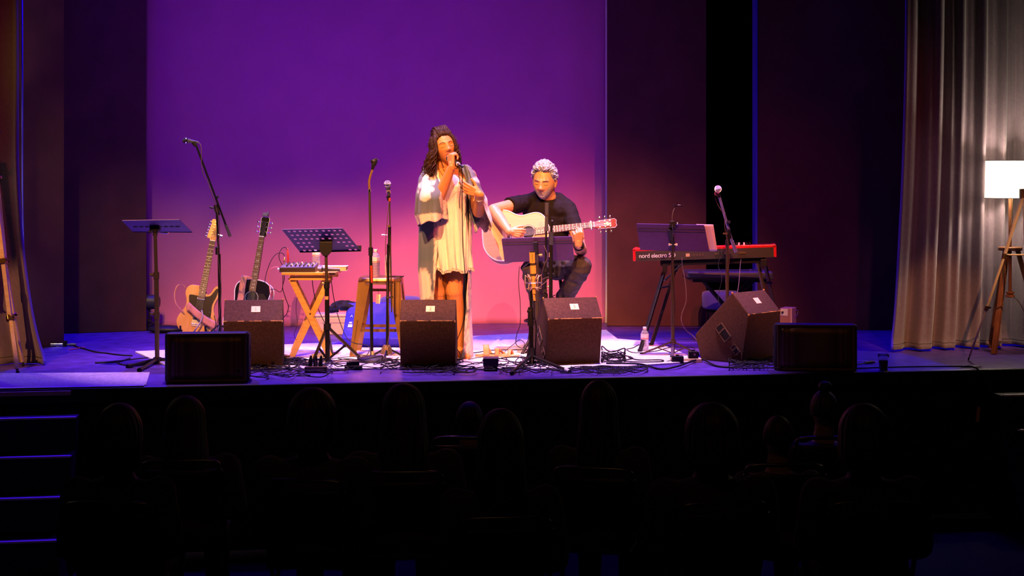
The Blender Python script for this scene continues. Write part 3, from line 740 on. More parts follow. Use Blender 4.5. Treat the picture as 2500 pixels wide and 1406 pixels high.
cy(cm, 'collar', 1300, 641, 1301, 648, .0195, m_brown); cy(cm, 'body', 1301, 648, 1302, 668, .0215, m_gold)
cm.part('grille_bar', MB().bar(cm.p(1299, 618, -.0205), cm.p(1300, 640, -.0205), .003, .003), m_brown, smooth=0)
cy(cm, 'lower_band', 1302, 668, 1302, 673, .018, m_brown); cy(cm, 'mount_core', 1302, 672, 1303, 706, .0155, m_gold, r1=.014); cy(cm, 'connector', 1303, 706, 1304, 717, .013, m_gold); cy(cm, 'plug', 1303, 716, 1305, 734, .0085, m_gold)
m_wire = mat('tan_wire', (.75, .50, .30), .35, .6)
cg = cm.part('shock_ring', MB().tube([cm.p(1302, 690) + V((.063 * cos(a * pi / 12), .06 * sin(a * pi / 12), 0)) for a in range(24)], .0028, 6, closed=True), m_chrome, smooth=180)
for k in range(4):
    a = k * pi / 2 + .45; c = cm.p(1302, 690); w = lambda r, z, da=0: c + V((r * cos(a + da), r * sin(a + da), z))
    cm.part('wire_arm', MB().tube([w(.018, .018), w(.068, .055, .12), w(.064, .0), w(.066, -.045, .1), w(.02, -.032)], .0026, 6), m_wire, smooth=180)
    cm.part('wire_arm', MB().tube([w(.018, .018, .7), w(.05, .058, .5), w(.03, .0, .6), w(.045, -.058, .55), w(.018, -.03, .7)], .0024, 6), m_wire, smooth=180)

s = Thing('guitar_mic_stand', 'straight stand with slim upright microphone before the guitarist', 'microphone stand', placed(1333, 867))
p = s.p
s.part('pole', MB().cyl(p(1331, 870), p(1332, 650), .0105), m_blkmet)
s.part('clutch', MB().cyl(p(1332, 655), p(1332, 664), .016), m_blkpl); s.part('upper_pole', MB().cyl(p(1332, 655), p(1334, 530), .0075), m_blkmet)
s.part('slim_microphone', MB().cyl(p(1334, 564), p(1335, 525), .014).cyl(p(1335, 526), p(1335, 495), .013, .0155), m_micbody)
s.part('mic_ring', MB().cyl(p(1335, 527), p(1335, 523), .017), m_brown)
s.part('tilter', MB().cyl(p(1331, 732), p(1331, 716), .02).cyl(p(1332, 710, -.02), p(1332, 710, .02), .014), m_blkpl); knob(s, p(1333, 700), V((1, -.3, 0)), .01, .04, m_brass)
tri_legs(s, V(), .15, .2, .009, .9, m_blkmet)
s = Thing('boom_mic_stand', 'thick black microphone stand with knurled grip before the guitarist', 'microphone stand', placed(1347, 869))
p = s.p
s.part('pole', MB().cyl(p(1344, 880), p(1345, 590), .0145), m_blkmet); s.part('grip', MB().cyl(p(1345, 598), p(1346, 566), .019, .017), mat('knurled_grip', (.035, .03, .025), .6, .2, bump=1, bump_scale=400))
s.part('upper_pole', MB().cyl(p(1346, 566), p(1347, 542), .0095), m_blkmet); s.part('tip', MB().ell(p(1348, 541), (.014, .012, .014)), m_blkpl)
s.part('lettering_strip', MB().box(p(1341, 622, -.0146), (.004, .001, .034)), mat('faded_print', (.5, .45, .4), .6), smooth=0)
s.part('coil', MB().tube([p(1352, 720) + V((.01 * cos(i * .9), .01 * sin(i * .9), -.0035 * i)) for i in range(26)], .004, 6), m_cable, smooth=180)
tri_legs(s, V(), .15, .22, .011, 2.9, m_blkmet)
cable('thin cable looping from the guitarist music desk to the thick stand', [at(1328, 599, 11.1), at(1337, 625, 11.08), at(1328, 650, 11.08), at(1322, 680, 11.1), at(1338, 676, 11.08), at(1336, 684, 11.08), at(1318, 700, 11.06), at(1310, 704, 11.06)], .0022, m_cable_b)

# ------------------------------------------------------------------ floor easels (light wood and metal tripods) at both ends
m_ash = mat_wood('pale_ash', (.66, .45, .24), (.76, .56, .34), (3, 60, 60))
s = Thing('tripod_easel', 'pale wooden tripod with brass clamps at the left edge', 'tripod', placed(-20, 905))
p = s.p
def easel_leg(s, a, b, c, d, r, m=m_ash):
    """leg in three telescoping sections a-b-c-d with clamps at b and c"""
    lg = s.part('leg', MB().bar(a, b, r * 2.3, r * 2.0), m, smooth=0, bevel=.002)
    s.part('leg_section', MB().bar(b, c, r * 1.9, r * 1.7), m, lg, smooth=0, bevel=.002)
    s.part('leg_section', MB().bar(c, d, r * 1.5, r * 1.4), m, lg, smooth=0, bevel=.002)
    for q, e in ((b, c), (c, d)):
        u = (e - q).normalized(); s.part('clamp', MB().bar(q - u * .018, q + u * .02, r * 3.0, r * 2.7), mat('bronze_clamp', (.30, .18, .07), .35, .9), lg, smooth=0, bevel=.003); knob(s, q, V((1, -.4, .2)), .007, .03, m_blkpl, lg)
    s.part('foot', MB().cyl(d, d + (d - c).normalized() * .015, r * .5).ell(d + (d - c).normalized() * .022, r * .8), m_blkpl, lg)
top = at(-28, 330, s.Y + .12) - s.loc
f1 = fl(42, 912) - s.loc; f1.z = .03
easel_leg(s, top, p(8, 636, .02), p(25, 776, .0), f1, .0165)
f2 = fl(55, 894) - s.loc; f2.z = .03
easel_leg(s, top + V((.02, .03, 0)), p(12, 640, .12), p(33, 770, .16), f2, .013)
f3 = fl(-110, 905) - s.loc; f3.z = .03
easel_leg(s, top + V((-.03, .0, 0)), p(-60, 636, .0), p(-85, 776, .0), f3, .0115)
s.part('head', MB().cyl(top - V((0, 0, .04)), top + V((0, 0, .06)), .03).cyl(top + V((-.06, 0, .03)), top + V((.09, -.02, .02)), .010), mat('tripod_head', (.10, .08, .06), .4, .5))
s.part('tilt_lever', MB().cyl(p(-14, 440, -.02), p(2, 433, -.05), .006).ell(p(2, 433, -.05), .009), m_brass)

s = Thing('tripod_easel', 'pale tripod with white metal legs standing before the floor lamp', 'tripod', placed(2452, 884))
p = s.p
m_cream = mat('cream_alu', (.78, .66, .46), .4, .2)
top = p(2499, 476, .1)
f1 = fl(2367, 880) - s.loc; f1.z = .03
easel_leg(s, top, p(2452, 625, .03), p(2409, 752, .0), f1, .0085, m_cream)
f2 = fl(2566, 884) - s.loc; f2.z = .03
easel_leg(s, top + V((.03, 0, 0)), p(2530, 625, .03), p(2548, 752, .0), f2, .0085, m_cream)
f3 = fl(2512, 862) - s.loc; f3.z = .03
easel_leg(s, top + V((.015, .04, 0)), p(2504, 620, .12), p(2508, 752, .25), f3, .0085, m_cream)
s.part('spreader', MB().cyl(p(2454, 622, .03), p(2529, 622, .03), .006), m_cream)
s.part('head', MB().box(top + V((.015, .01, .01)), (.075, .05, .07)), mat('brown_head', (.16, .07, .03), .45), smooth=0, bevel=.006)
s.part('upper_mast', MB().cyl(top + V((.02, .01, .04)), top + V((.02, .01, .55)), .012), m_cream)

# ------------------------------------------------------------------ floor lamps
m_walnut = mat_wood('walnut', (.16, .055, .025), (.24, .09, .04), (40, 40, 3), .4)
def floor_lamp(label, loc, power=70):
    t = Thing('floor_lamp', label, 'floor lamp', loc)
    zs = 1.17; r = .185; h = .285
    sh = MB()
    for sgn in (1, -1): pass
    sh.grid(lambda u, v: V(((r - .006 * v) * cos(2 * pi * u), (r - .006 * v) * sin(2 * pi * u), zs + h * v)), 48, 2, closed_u=True)
    mshade = mat('lit_linen_shade', (.9, .86, .78), .8, emit=(1.0, .82, .56), estr=4.5)
    sd = t.part('lamp_shade', sh, mshade, smooth=180, solid=.002)
    t.part('shade_rim', MB().tube([V((r * cos(a * pi / 16), r * sin(a * pi / 16), zs)) for a in range(32)], .003, 6, closed=True), mat('rim_wire', (.8, .7, .5), .5), sd, smooth=180)
    t.part('shade_rim', MB().tube([V(((r - .006) * cos(a * pi / 16), (r - .006) * sin(a * pi / 16), zs + h)) for a in range(32)], .003, 6, closed=True), MATS['rim_wire'], sd, smooth=180)
    mb = MB()
    for k in range(3): mb.cyl((0, 0, zs + .02), (r * cos(k * 2.094), r * sin(k * 2.094), zs + .005), .002, n=6)
    t.part('spider', mb, m_blkmet, sd)
    t.part('bulb', MB().lathe([(.012, 0), (.014, .02), (.03, .06), (.028, .085), (.014, .1), (.002, .104)], (0, 0, zs + .06)), mat('bulb_glass', (1, 1, 1), .3, emit=(1, .85, .62), estr=14), smooth=60)
    t.part('socket', MB().cyl((0, 0, zs + .02), (0, 0, zs + .07), .018), m_brass)
    t.part('pole', MB().cyl((0, 0, .44), (0, 0, zs + .03), .0125), m_walnut)
    t.part('plate', MB().lathe([(.085, .0), (.09, .006), (.09, .022), (.085, .028)], (0, 0, .77), n=28), m_walnut)
    t.part('finial', MB().lathe([(.012, 0), (.034, .006), (.034, .02), (.018, .026), (.03, .034), (.03, .046), (.012, .05)], (0, 0, .41)), m_walnut)
    for k in range(3):
        a = -2.35 + k * 2.094
        t.part('leg', MB().bar((.055 * cos(a), .055 * sin(a), .772), (.26 * cos(a), .26 * sin(a), .0), .035, .035, up=V((cos(a), sin(a), .3))), m_walnut, smooth=0, bevel=.003)
    t.part('pull_chain', MB().tube([V((.014, -.01, zs)), V((.016, -.012, zs - .12)), V((.014, -.012, .9))], .0022, 6), m_brass)
    t.part('power_cord', MB().tube(crom([V((.01, .01, .43)), V((.06, -.02, .38)), V((.14, .03, .26)), V((.3, .1, .02)), V((.5, .1, .006))], 6), .003, 6), m_cable_b, smooth=180)
    d = bpy.data.lights.new('lamp_bulb', 'POINT'); d.energy = power; d.color = (1, .80, .62); d.shadow_soft_size = .04
    o = bpy.data.objects.new('lamp_bulb', d); COL.objects.link(o); o.parent = t.o; o.location = (0, 0, zs + .13)
    return t
floor_lamp('lit floor lamp with white drum shade and dark tripod legs', placed(2466, 858))
floor_lamp('second lit floor lamp standing off the left edge by the curtain', placed(-84, 884), 115)
# ------------------------------------------------------------------ folding table and what stands on it
s = Thing('folding_table', 'small wooden folding tray table with crossed legs', 'table', placed(764, 869))
p = s.p
m_pine = mat_wood('honey_pine', (.66, .33, .06), (.76, .42, .10), (3, 45, 45), .42)
tt = p(764, 664, 0).z
s.part('top', MB().box((-.005, .02, tt), (.395, .46, .020)), m_pine, smooth=0, bevel=.003)
for yy in (-.17, .2): s.part('apron', MB().box((.01, yy, tt - .034), (.31, .022, .03)), m_pine, smooth=0, bevel=.002)
for dyq, (xa, xb, xc, xd) in ((-.155, (717, 812, 811, 719)), (.19, (703, 795, 790, 706))):
    zt = tt - .03
    X = lambda x: (x - 764) * s.Y / FPX
    s.part('leg', MB().bar((X(xa), dyq, zt), (X(xb), dyq, .012), .022, .042, up=V((1, 0, 0))), m_pine, smooth=0, bevel=.002)
    s.part('leg', MB().bar((X(xc), dyq + .024, zt), (X(xd), dyq + .024, .012), .022, .042, up=V((1, 0, 0))), m_pine, smooth=0, bevel=.002)
    s.part('pivot_bolt', MB().cyl(((X(xa) + X(xb)) / 2, dyq - .014, .33), ((X(xa) + X(xb)) / 2, dyq + .04, .33), .007), m_brass)
s.part('stretcher', MB().box((.1, .02, .2), (.02, .34, .03)), m_pine, smooth=0, bevel=.002)
ZT = tt + .010; BX, BY = s.loc.x, s.loc.y
def on_table(px, dy): q = at(px, 660, BY + dy); return V((q.x, BY + dy, ZT))
mx = Thing('audio_mixer', 'compact audio mixer with pale knobs on the folding table', 'audio mixer', on_table(732, -.09))
mx.part('case', MB().add([V((x, y, z)) for x in (-.135, .125) for y, z in ((-.11, 0), (.11, 0), (.11, .055), (-.11, .036))], [[0, 1, 2, 3], [7, 6, 5, 4], [0, 4, 5, 1], [1, 5, 6, 2], [2, 6, 7, 3], [3, 7, 4, 0]]), mat('mixer_case', (.05, .028, .03), .5), smooth=0, bevel=.004)
mx.part('panel', MB().add([V((x, y, z)) for x in (-.128, .118) for y, z in ((-.104, .0375), (.104, .0555))], [[0, 2, 3, 1]]), mat('mixer_panel', (.14, .12, .17), .5, noise_scale=90, noise_amt=.5), smooth=0, solid=.001)
rng = random.Random(4)
for i in range(7):
    for j in range(4):
        x = -.085 + i * .031; y = -.07 + j * .045; z = .0365 + (y + .11) / .22 * .019
        if j == 0:
            mx.part('fader', MB().box((x, y, z + .006), (.008, .018, .012)), m_blkpl, smooth=0)
        else:
            mx.part('dial', MB().cyl((x, y, z), (x, y, z + .016), .0075, .006, 10), mat('pale_dial', (.85, .75, .72), .45) if (i * 3 + j) % 4 == 0 else mat('grey_dial', (.10, .09, .14), .45))
mx.part('side_jack', MB().cyl((-.135, -.03, .02), (-.16, -.03, .02), .007), m_chrome); mx.part('side_jack', MB().cyl((-.135, .03, .02), (-.165, .03, .02), .007), m_chrome)
mx.part('red_plug', MB().tube([V((-.095, .06, .05)), V((-.096, .06, .12)), V((-.101, .058, .17))], [.0075, .007, .004], 8), mat('red_boot', (.85, .04, .03), .45), smooth=180)
mx.part('gold_plug', MB().tube([V((-.118, .02, .048)), V((-.117, .02, .075)), V((-.115, .02, .105))], [.005, .006, .004], 8), m_brass, smooth=180)
Yt = BY - .09; mxp = lambda px, py, dy=0: at(px, py, Yt + dy)
cable('black lead curling from the red plug of the mixer to the floor', [mxp(702, 610, .05), mxp(697, 604, .05), mxp(689, 606, .05), mxp(682, 618, .03), mxp(682, 632, .02), mxp(690, 650, 0), mxp(694, 680, -.02), mxp(690, 702, -.03), mxp(698, 730, -.04), mxp(704, 748, -.04), mxp(700, 766, -.04), mxp(690, 777, -.02)], .003)
cable('thin lead arching left from the gold plug', [mxp(695, 625, .03), mxp(689, 618, .03), mxp(675, 620, .02), mxp(662, 636, 0), mxp(651, 665, 0), mxp(647, 690, .0), mxp(655, 706, .0), mxp(670, 706, 0), mxp(684, 713, 0), mxp(690, 700, 0), mxp(690, 660, 0)], .0024)
cable('pink lead plugged into the left side of the mixer', [mxp(681, 653), mxp(672, 652), mxp(663, 655), mxp(656, 663), mxp(657, 690), mxp(660, 720), mxp(664, 738, .1)], .003, mat('pink_cable', (.75, .20, .25), .5))
cable('lead dropping under the folding table between its legs', [at(762, 678, 11.3), at(764, 700, 11.3), at(772, 740, 11.3), at(786, 775, 11.2), at(800, 800, 11.1), at(806, 830, 11.05), at(800, 862, 11.0)], .003)
cable('long lead sagging from the table to the metal stool', [at(808, 672, 11.2), at(812, 710, 11.2), at(822, 760, 11.2), at(835, 800, 11.2), at(848, 826, 11.1), at(866, 838, 11.05), at(890, 841, 11.0), at(902, 848, 10.98), at(899, 862, 10.95), at(886, 876, 10.9)], .003)
cable('wavy thin lead hanging in front of the left table legs', [mxp(726, 680), mxp(729, 712), mxp(724, 735), mxp(723, 760), mxp(726, 790), mxp(718, 818), mxp(727, 835), mxp(728, 850)], .0018)
# notebook, small mic and bottle on the table
nb = Thing('thick_book', 'thick orange-edged book on the right of the folding table', 'book', on_table(816, .05))
nb.part('pages', MB().box((0, 0, .016), (.19, .14, .026)), mat('page_edge', (.80, .58, .30), .7, noise_scale=120, noise_amt=.15), smooth=0, bevel=.002)
nb.part('cover', MB().box((0, 0, .0015), (.20, .15, .003)), mat('cover_cream', (.75, .62, .45), .5), smooth=0, bevel=.001)
nb.part('cover', MB().box((0, 0, .031), (.20, .15, .003)), mat('cover_pale', (.78, .68, .66), .5), smooth=0, bevel=.001)
mc = Thing('vocal_microphone', 'silver-domed microphone lying on the folding table', 'microphone', on_table(783, -.14) + V((0, 0, .021)))
mc.part('grille', MB().ell((0, 0, .004), (.024, .024, .026)), m_mesh); mc.part('body', MB().cyl((.01, .0, 0), (.14, .02, -.006), .018, .011), m_micbody); mc.part('band', MB().cyl((.006, 0, 0), (.014, .001, 0), .0245), m_blkpl)
m_pet = mat('clear_pet', (.80, .78, .85), .12, trans=.75, ior=1.25)
m_water = mat('bottle_water', (.75, .75, .85), .05, trans=.9, ior=1.33)
def bottle(label, loc, h=.21):
    t = Thing('water_bottle', label, 'water bottle', loc, group='half-litre water bottles')
    k = h / .21
    prof = [(.026, 0), (.032, .004)]
    z = .008
    while z < .105: prof += [(.0325, z), (.0325, z + .006), (.0300, z + .008), (.0300, z + .010)]; z += .012
    prof += [(.0325, .11), (.0325, .15), (.030, .160), (.022, .175), (.0125, .186), (.0125, .192)]
    t.part('bottle', MB().lathe([(r * k, zz * k) for r, zz in prof], n=22), m_pet, smooth=50)
    t.part('label_band', MB().lathe([(.0332 * k, .108 * k), (.0334 * k, .11 * k), (.0334 * k, .148 * k), (.0332 * k, .15 * k)], n=22), mat('bottle_label', (.85, .78, .80), .5, noise_scale=60, noise_amt=.25))
    t.part('label_stripe', MB().lathe([(.0337 * k, .112 * k), (.0337 * k, .118 * k)], n=22), mat('label_red', (.6, .12, .14), .5))
    t.part('cap', MB().lathe([(.0145 * k, .188 * k), (.015 * k, .19 * k), (.015 * k, .206 * k), (.013 * k, .208 * k)], n=18), m_white)
    return t
bottle('ribbed water bottle standing on the folding table behind the music desk', on_table(772, .12), .2)

# ------------------------------------------------------------------ metal stool
s = Thing('metal_stool', 'industrial bare metal stool holding a water bottle', 'stool', placed(930, 866))
m_gun = mat('gunmetal', (.55, .30, .09), .32, .85, noise_scale=8, noise_amt=.25)
H = .585
def rsq(r, n=28, e=.55):
    out = []
    for i in range(n):
        a = 2 * pi * i / n; c, q = cos(a), sin(a)
        out.append((r * math.copysign(abs(c) ** e, c), r * math.copysign(abs(q) ** e, q)))
    return out
mb = MB(); rings = [(.150, H - .0), (.158, H - .006), (.163, H - .02), (.166, H - .05)]
vs = []; fs = []
for r, z in rings: vs += [V((x, y, z)) for x, y in rsq(r)]
N = 28; fs.append(list(range(N)))
for j in range(len(rings) - 1):
    for i in range(N): fs.append([j * N + i, j * N + (i + 1) % N, (j + 1) * N + (i + 1) % N, (j + 1) * N + i])
s.part('seat', mb.add(vs, fs), m_gun, smooth=40, solid=.003)
for sx in (-1, 1):
    for sy in (-1, 1):
        t0 = V((sx * .142, sy * .142, H - .03)); b0 = V((sx * .205, sy * .205, .0))
        # folded sheet leg: an L of two tapering plates plus rib
        mb = MB()
        for ax in (0, 1):
            w0, w1 = .075, .036
            inn = V((-sx, 0, 0)) if ax == 0 else V((0, -sy, 0))
            o_ = V((0, sy, 0)) if ax == 0 else V((sx, 0, 0))
            a0, a1, c0, c1 = t0 + o_ * .014, t0 + o_ * .014 + inn * w0, b0 + o_ * .004, b0 + o_ * .004 + inn * w1
            mb.add([a0 - inn * .01, a1, c1, c0 - inn * .01] + [x - o_ * .003 for x in (a0 - inn * .01, a1, c1, c0 - inn * .01)], [[0, 1, 2, 3], [7, 6, 5, 4], [0, 4, 5, 1], [1, 5, 6, 2], [2, 6, 7, 3], [3, 7, 4, 0]])
        lg = s.part('leg', mb, m_gun, smooth=0)
        s.part('rib', MB().cyl(t0.lerp(b0, .5) + V((-sx * .016, sy * .014, 0)), t0.lerp(b0, .93) + V((-sx * .010, sy * .008, 0)), .004), m_gun, lg)
        s.part('rubber_foot', MB().box(b0 + V((-sx * .012, -sy * .012, .004)), (.036, .036, .008)), m_blkpl, lg, smooth=0)
for z, k in ((.2, .172),):
    for a, b in (((-1, -1), (1, -1)), ((-1, 1), (1, 1)), ((-1, -1), (-1, 1)), ((1, -1), (1, 1))):
        s.part('rung', MB().bar((a[0] * k, a[1] * k, z), (b[0] * k, b[1] * k, z), .005, .022), m_gun, smooth=0)
s.part('cross_brace', MB().bar((-.14, -.0, H - .1), (.14, 0, H - .1), .006, .02), m_gun, smooth=0)
tg = Thing('price_tag', 'cream paper tag hanging under the metal stool seat', 'tag', s.loc + V((-.01, -.15, .40)))
tg.part('card', MB().box((0, 0, .03), (.032, .002, .07), Matrix.Rotation(R(5), 4, 'Y')), mat('tag_card', (.88, .80, .62), .8), smooth=0, bevel=.003)
tg.part('string', MB().cyl((.004, 0, .062), (-.001, .02, .10), .0012, n=6), m_blkpl)
def on_stool(px, dy, base=None): b = base or s.loc; q = at(px, 680, b.y + dy); return V((q.x, b.y + dy, H))
bottle('clear water bottle standing on the metal stool', on_stool(917, -.03), .208)
cn = Thing('tall_can', 'tall pale can standing on the metal stool behind the stand', 'drink can', on_stool(948, .05))
cn.part('can', MB().lathe([(.022, 0), (.026, .006), (.0265, .12), (.024, .15), (.022, .157), (.0225, .16)], n=20), mat('pink_can', (.78, .62, .66), .4, .2, noise_scale=30, noise_amt=.25)); cn.part('lid', MB().lathe([(.0205, .158), (.021, .1605)], n=20), m_chrome)
ph = Thing('mobile_phone', 'dark mobile phone lying flat on the metal stool', 'phone', on_stool(968, -.04))
ph.part('body', MB().box((0, 0, .0045), (.11, .06, .008)), m_blkpl, smooth=0, bevel=.003); ph.part('screen', MB().box((0, 0, .009), (.102, .054, .001)), mat('phone_glass', (.02, .02, .03), .1), smooth=0)

# ------------------------------------------------------------------ keyboard, its stand and seats
A = at(1546, 640, 11.75); B = at(1896, 628, 11.6)
kd = V((B.x - A.x, B.y - A.y, 0)); kl = kd.length; kd.normalize(); kb = V((-kd.y, kd.x, 0))
tilt = R(1.0)
up = (V((0, 0, 1)) - kd * sin(tilt) * 0).normalized()
Mk = frame(V((A.x, A.y, .676)), (kd + V((0, 0, .036))).normalized(), kb, (V((0, 0, 1)) - kd * .036).normalized())
k = Thing('stage_keyboard', 'red stage keyboard seen from behind on a black stand', 'keyboard', Mx=Mk)
m_red = mat('red_lacquer', (.62, .012, .018), .32, coat=.3); m_kblk = mat('keyboard_back', (.035, .028, .02), .5)
hk = .098; dk = .29
k.part('back_panel', MB().box((kl / 2, .008, hk * .44), (kl - .04, .016, hk * .72)), m_kblk, smooth=0)
k.part('bottom', MB().box((kl / 2, dk / 2, .006), (kl - .03, dk, .012)), m_kblk, smooth=0, bevel=.002)
k.part('top_panel', MB().box((kl / 2, .075, hk - .012), (kl, .15, .026)), m_red, smooth=0, bevel=.005)
for x in (.012, kl - .012): k.part('end_cheek', MB().box((x, dk / 2, hk / 2), (.028, dk, hk)), m_red, smooth=0, bevel=.006)
k.part('key_bed', MB().box((kl / 2, .22, .03), (kl - .06, .14, .04)), m_kblk, smooth=0)
nw = 43
for i in range(nw):
    k.part('white_key', MB().box((.035 + (i + .5) * (kl - .07) / nw, .215, .062), ((kl - .07) / nw - .0015, .145, .018)), mat('ivory_key', (.8, .78, .74), .4), smooth=0)
for i in range(nw - 1):
    if i % 7 in (2, 6): continue
    k.part('black_key', MB().box((.035 + (i + 1) * (kl - .07) / nw, .19, .076), (.011, .09, .014)), m_blkpl, smooth=0)
m_ltr = mat('white_print', (.92, .86, .78), .5)
lettering('lettering', 'nord electro 5D', m_ltr, k.o, frame(V((.045, -.0008, hk * .40)), V((1, 0, 0)), V((0, 0, 1)), V((0, -1, 0))), .046, align='LEFT', spacing=.93)
for i, x in enumerate((.70, .715, .73, .745, .755, .78, .80, .82)): k.part('dial', MB().cyl((x * kl + (.13 if i > 3 else 0) * 0, .06, hk), (x * kl, .06, hk + .022), .008, .0065, 10), mat('knob_pale', (.8, .75, .75), .4) if i in (0, 3, 5) else m_blkpl)
for x in (.58, .60, .62, .645, .67, .745, .755, .765, .775, .785): k.part('jack', MB().cyl((x * kl, -.006, hk * .42), (x * kl, .004, hk * .42), .007), m_brass)
k.part('power_inlet', MB().box((.385 * kl, -.002, hk * .38), (.03, .006, .024)), mat('inlet_rim', (.5, .35, .18), .5), smooth=0)
for x in (.415, .43, .45, .47, .49): k.part('small_port', MB().box((x * kl, -.001, hk * .36), (.008, .004, .008)), m_brass, smooth=0)
for x in (.02, kl - .03): k.part('screw', MB().cyl((x, -.003, hk * .7), (x, .003, hk * .7), .003), m_chrome)

ks = Thing('keyboard_stand', 'black folding table-style stand carrying the red keyboard', 'keyboard stand', placed(1722, 852))
p = ks.p
dY = lambda px: 11.75 - (px - 1546) / 342 * .15 - ks.Y
zk = .674
def onk(px, off, z): q = at(px, 640, ks.Y + dY(px) + off) - ks.loc; return V((q.x, q.y, z - ks.loc.z + (px - 1546) / 342 * .04))
ks.part('rail', MB().bar(onk(1612, .05, zk - .022), onk(1868, .05, zk - .022), .03, .04), m_blkmet, smooth=0, bevel=.003)
ks.part('rail', MB().bar(onk(1612, .24, zk - .022), onk(1868, .24, zk - .022), .03, .04), m_blkmet, smooth=0, bevel=.003)
for off, xt, xb, yb in ((.05, 1622, 1562, 862), (.24, 1648, 1590, 846)):
    e = fl(xb, yb) - ks.loc; e.z = .01; h = onk(xt, off, zk - .03)
    ks.part('leg', MB().bar(h + V((0, 0, -.05)), e, .026, .026), m_blkmet, smooth=0, bevel=.004); ks.part('leg_hinge', MB().bar(h + V((.005, 0, .0)), h + V((0, 0, -.07)), .034, .036), m_blkpl, smooth=0, bevel=.004); ks.part('rubber_foot', MB().cyl(e + V((0, 0, .02)), e - V((0, 0, .01)), .017), m_blkpl)
for off, xt, xb, yb in ((.05, 1850, 1893, 852), (.24, 1866, 1908, 838)):
    e = fl(xb, yb) - ks.loc; e.z = .01; h = onk(xt, off, zk - .03)
    ks.part('leg', MB().bar(h, e, .024, .024), m_brown, smooth=0, bevel=.004); ks.part('rubber_foot', MB().cyl(e + V((0, 0, .02)), e - V((0, 0, .01)), .017), m_blkpl)
ks.part('leg_rung', MB().cyl(at(1615, 702, 11.5) - ks.loc, at(1632, 698, 11.6) - ks.loc, .008), m_blkmet)
ks.part('leg_rung', MB().cyl(at(1868, 690, 11.8) - ks.loc, at(1884, 690, 11.95) - ks.loc, .008), m_blkmet)
ks.part('strut', MB().bar(at(1664, 645, 11.7) - ks.loc, at(1622, 685, 11.6) - ks.loc, .02, .006), m_blkmet, smooth=0)
ks.part('end_bracket', MB().box(onk(1864, .02, zk - .04), (.05, .04, .06)), m_blkpl, smooth=0, bevel=.004)

bn = Thing('keyboard_bench', 'padded black bench on crossed legs behind the keyboard', 'bench', placed(1776, 828))
zb = .50
bn.part('cushion', MB().box((0, 0, zb + .035), (.70, .34, .06)), mat('black_vinyl', (.05, .045, .07), .28, bump=.1, bump_scale=30), bevel=.022, segs=4, smooth=0)
bn.part('piping', MB().box((0, 0, zb + .008), (.70, .342, .012)), m_blkpl, smooth=0, bevel=.004); bn.part('base_board', MB().box((.0, 0, zb - .012), (.6, .26, .024)), m_blkpl, smooth=0)
bn.part('button', MB().ell((.19, .0, zb + .07), (.016, .016, .008)), m_chrome)
for y, f in ((-.1, 1), (.1, 1)):
    bn.part('leg', MB().bar((-.2, y, zb - .02), (.2, y, .015), .03, .022), m_blkmet, smooth=0, bevel=.003); bn.part('leg', MB().bar((.2, y + .03, zb - .02), (-.2, y + .03, .015), .03, .022), m_blkmet, smooth=0, bevel=.003)
for x in (-.2, .2): bn.part('foot_bar', MB().cyl((x, -.16, .014), (x, .18, .014), .013), m_blkpl)
ot = Thing('round_ottoman', 'round blue-lit ottoman with hairpin legs behind the keyboard bench', 'ottoman', placed(1762, 805))
ot.part('cushion', MB().lathe([(.01, .185), (.15, .185), (.168, .195), (.17, .205), (.172, .30), (.165, .325), (.145, .335), (.01, .34)], n=30), MATS['blue_velvet_light_tint'], smooth=50)
for a in range(3):
    qa = a * 2.094 + 3.5
    ot.part('hairpin_leg', MB().tube([V((.13 * cos(qa - .12), .13 * sin(qa - .12), .188)), V((.145 * cos(qa), .145 * sin(qa), .004)), V((.13 * cos(qa + .12), .13 * sin(qa + .12), .188))], .005, 6), m_blkmet)

# music stand with sheets and clip light in front of the keyboard
s = Thing('music_stand', 'music stand with loose white sheets in front of the keyboard', 'music stand', placed(1644, 868))
p = s.p
q = [p(1553, 546, -.10), p(1720, 549, -.10), p(1732, 614, .0), p(1563, 610, .0)]
d, nq, pt = solid_desk(s, q, m_desk2)
s.part('shelf', MB().bar(q[3] + V((0, .03, 0)), q[2] + V((0, .03, 0)), .06, .004), m_desk2, smooth=0)
s.part('spine', MB().bar(p(1637, 560, -.10), p(1643, 602, -.03), .03, .02), m_blkpl, smooth=0, bevel=.002)
knob(s, p(1646, 597, -.06), V((1, -.3, 0)), .010, .025, m_white); knob(s, p(1640, 597, -.06), V((-1, -.3, 0)), .010, .025, m_white)
s.part('upper_pole', MB().cyl(p(1643, 598, -.04), p(1642, 655, -.0), .010), m_brown)
s.part('pole', MB().cyl(p(1642, 645), p(1643, 862), .0135), m_brown)
s.part('leg_collar', MB().cyl(p(1643, 830), p(1643, 840), .022), m_brown)
for (x, y) in ((1566, 868), (1703, 868), (1640, 876)):
    e = fl(x, y) - s.loc; e.z = .012; h = p(1643, 833)
    lg = s.part('leg', MB().bar(h, e, .022, .010), m_brown, smooth=0); s.part('brace', MB().bar(h.lerp(e, .5), p(1643, 862), .018, .006), m_brown, lg, smooth=0)
    s.part('rubber_foot', MB().cyl(e + V((0, 0, .012)), e - V((0, 0, .012)), .012), m_blkpl, lg)
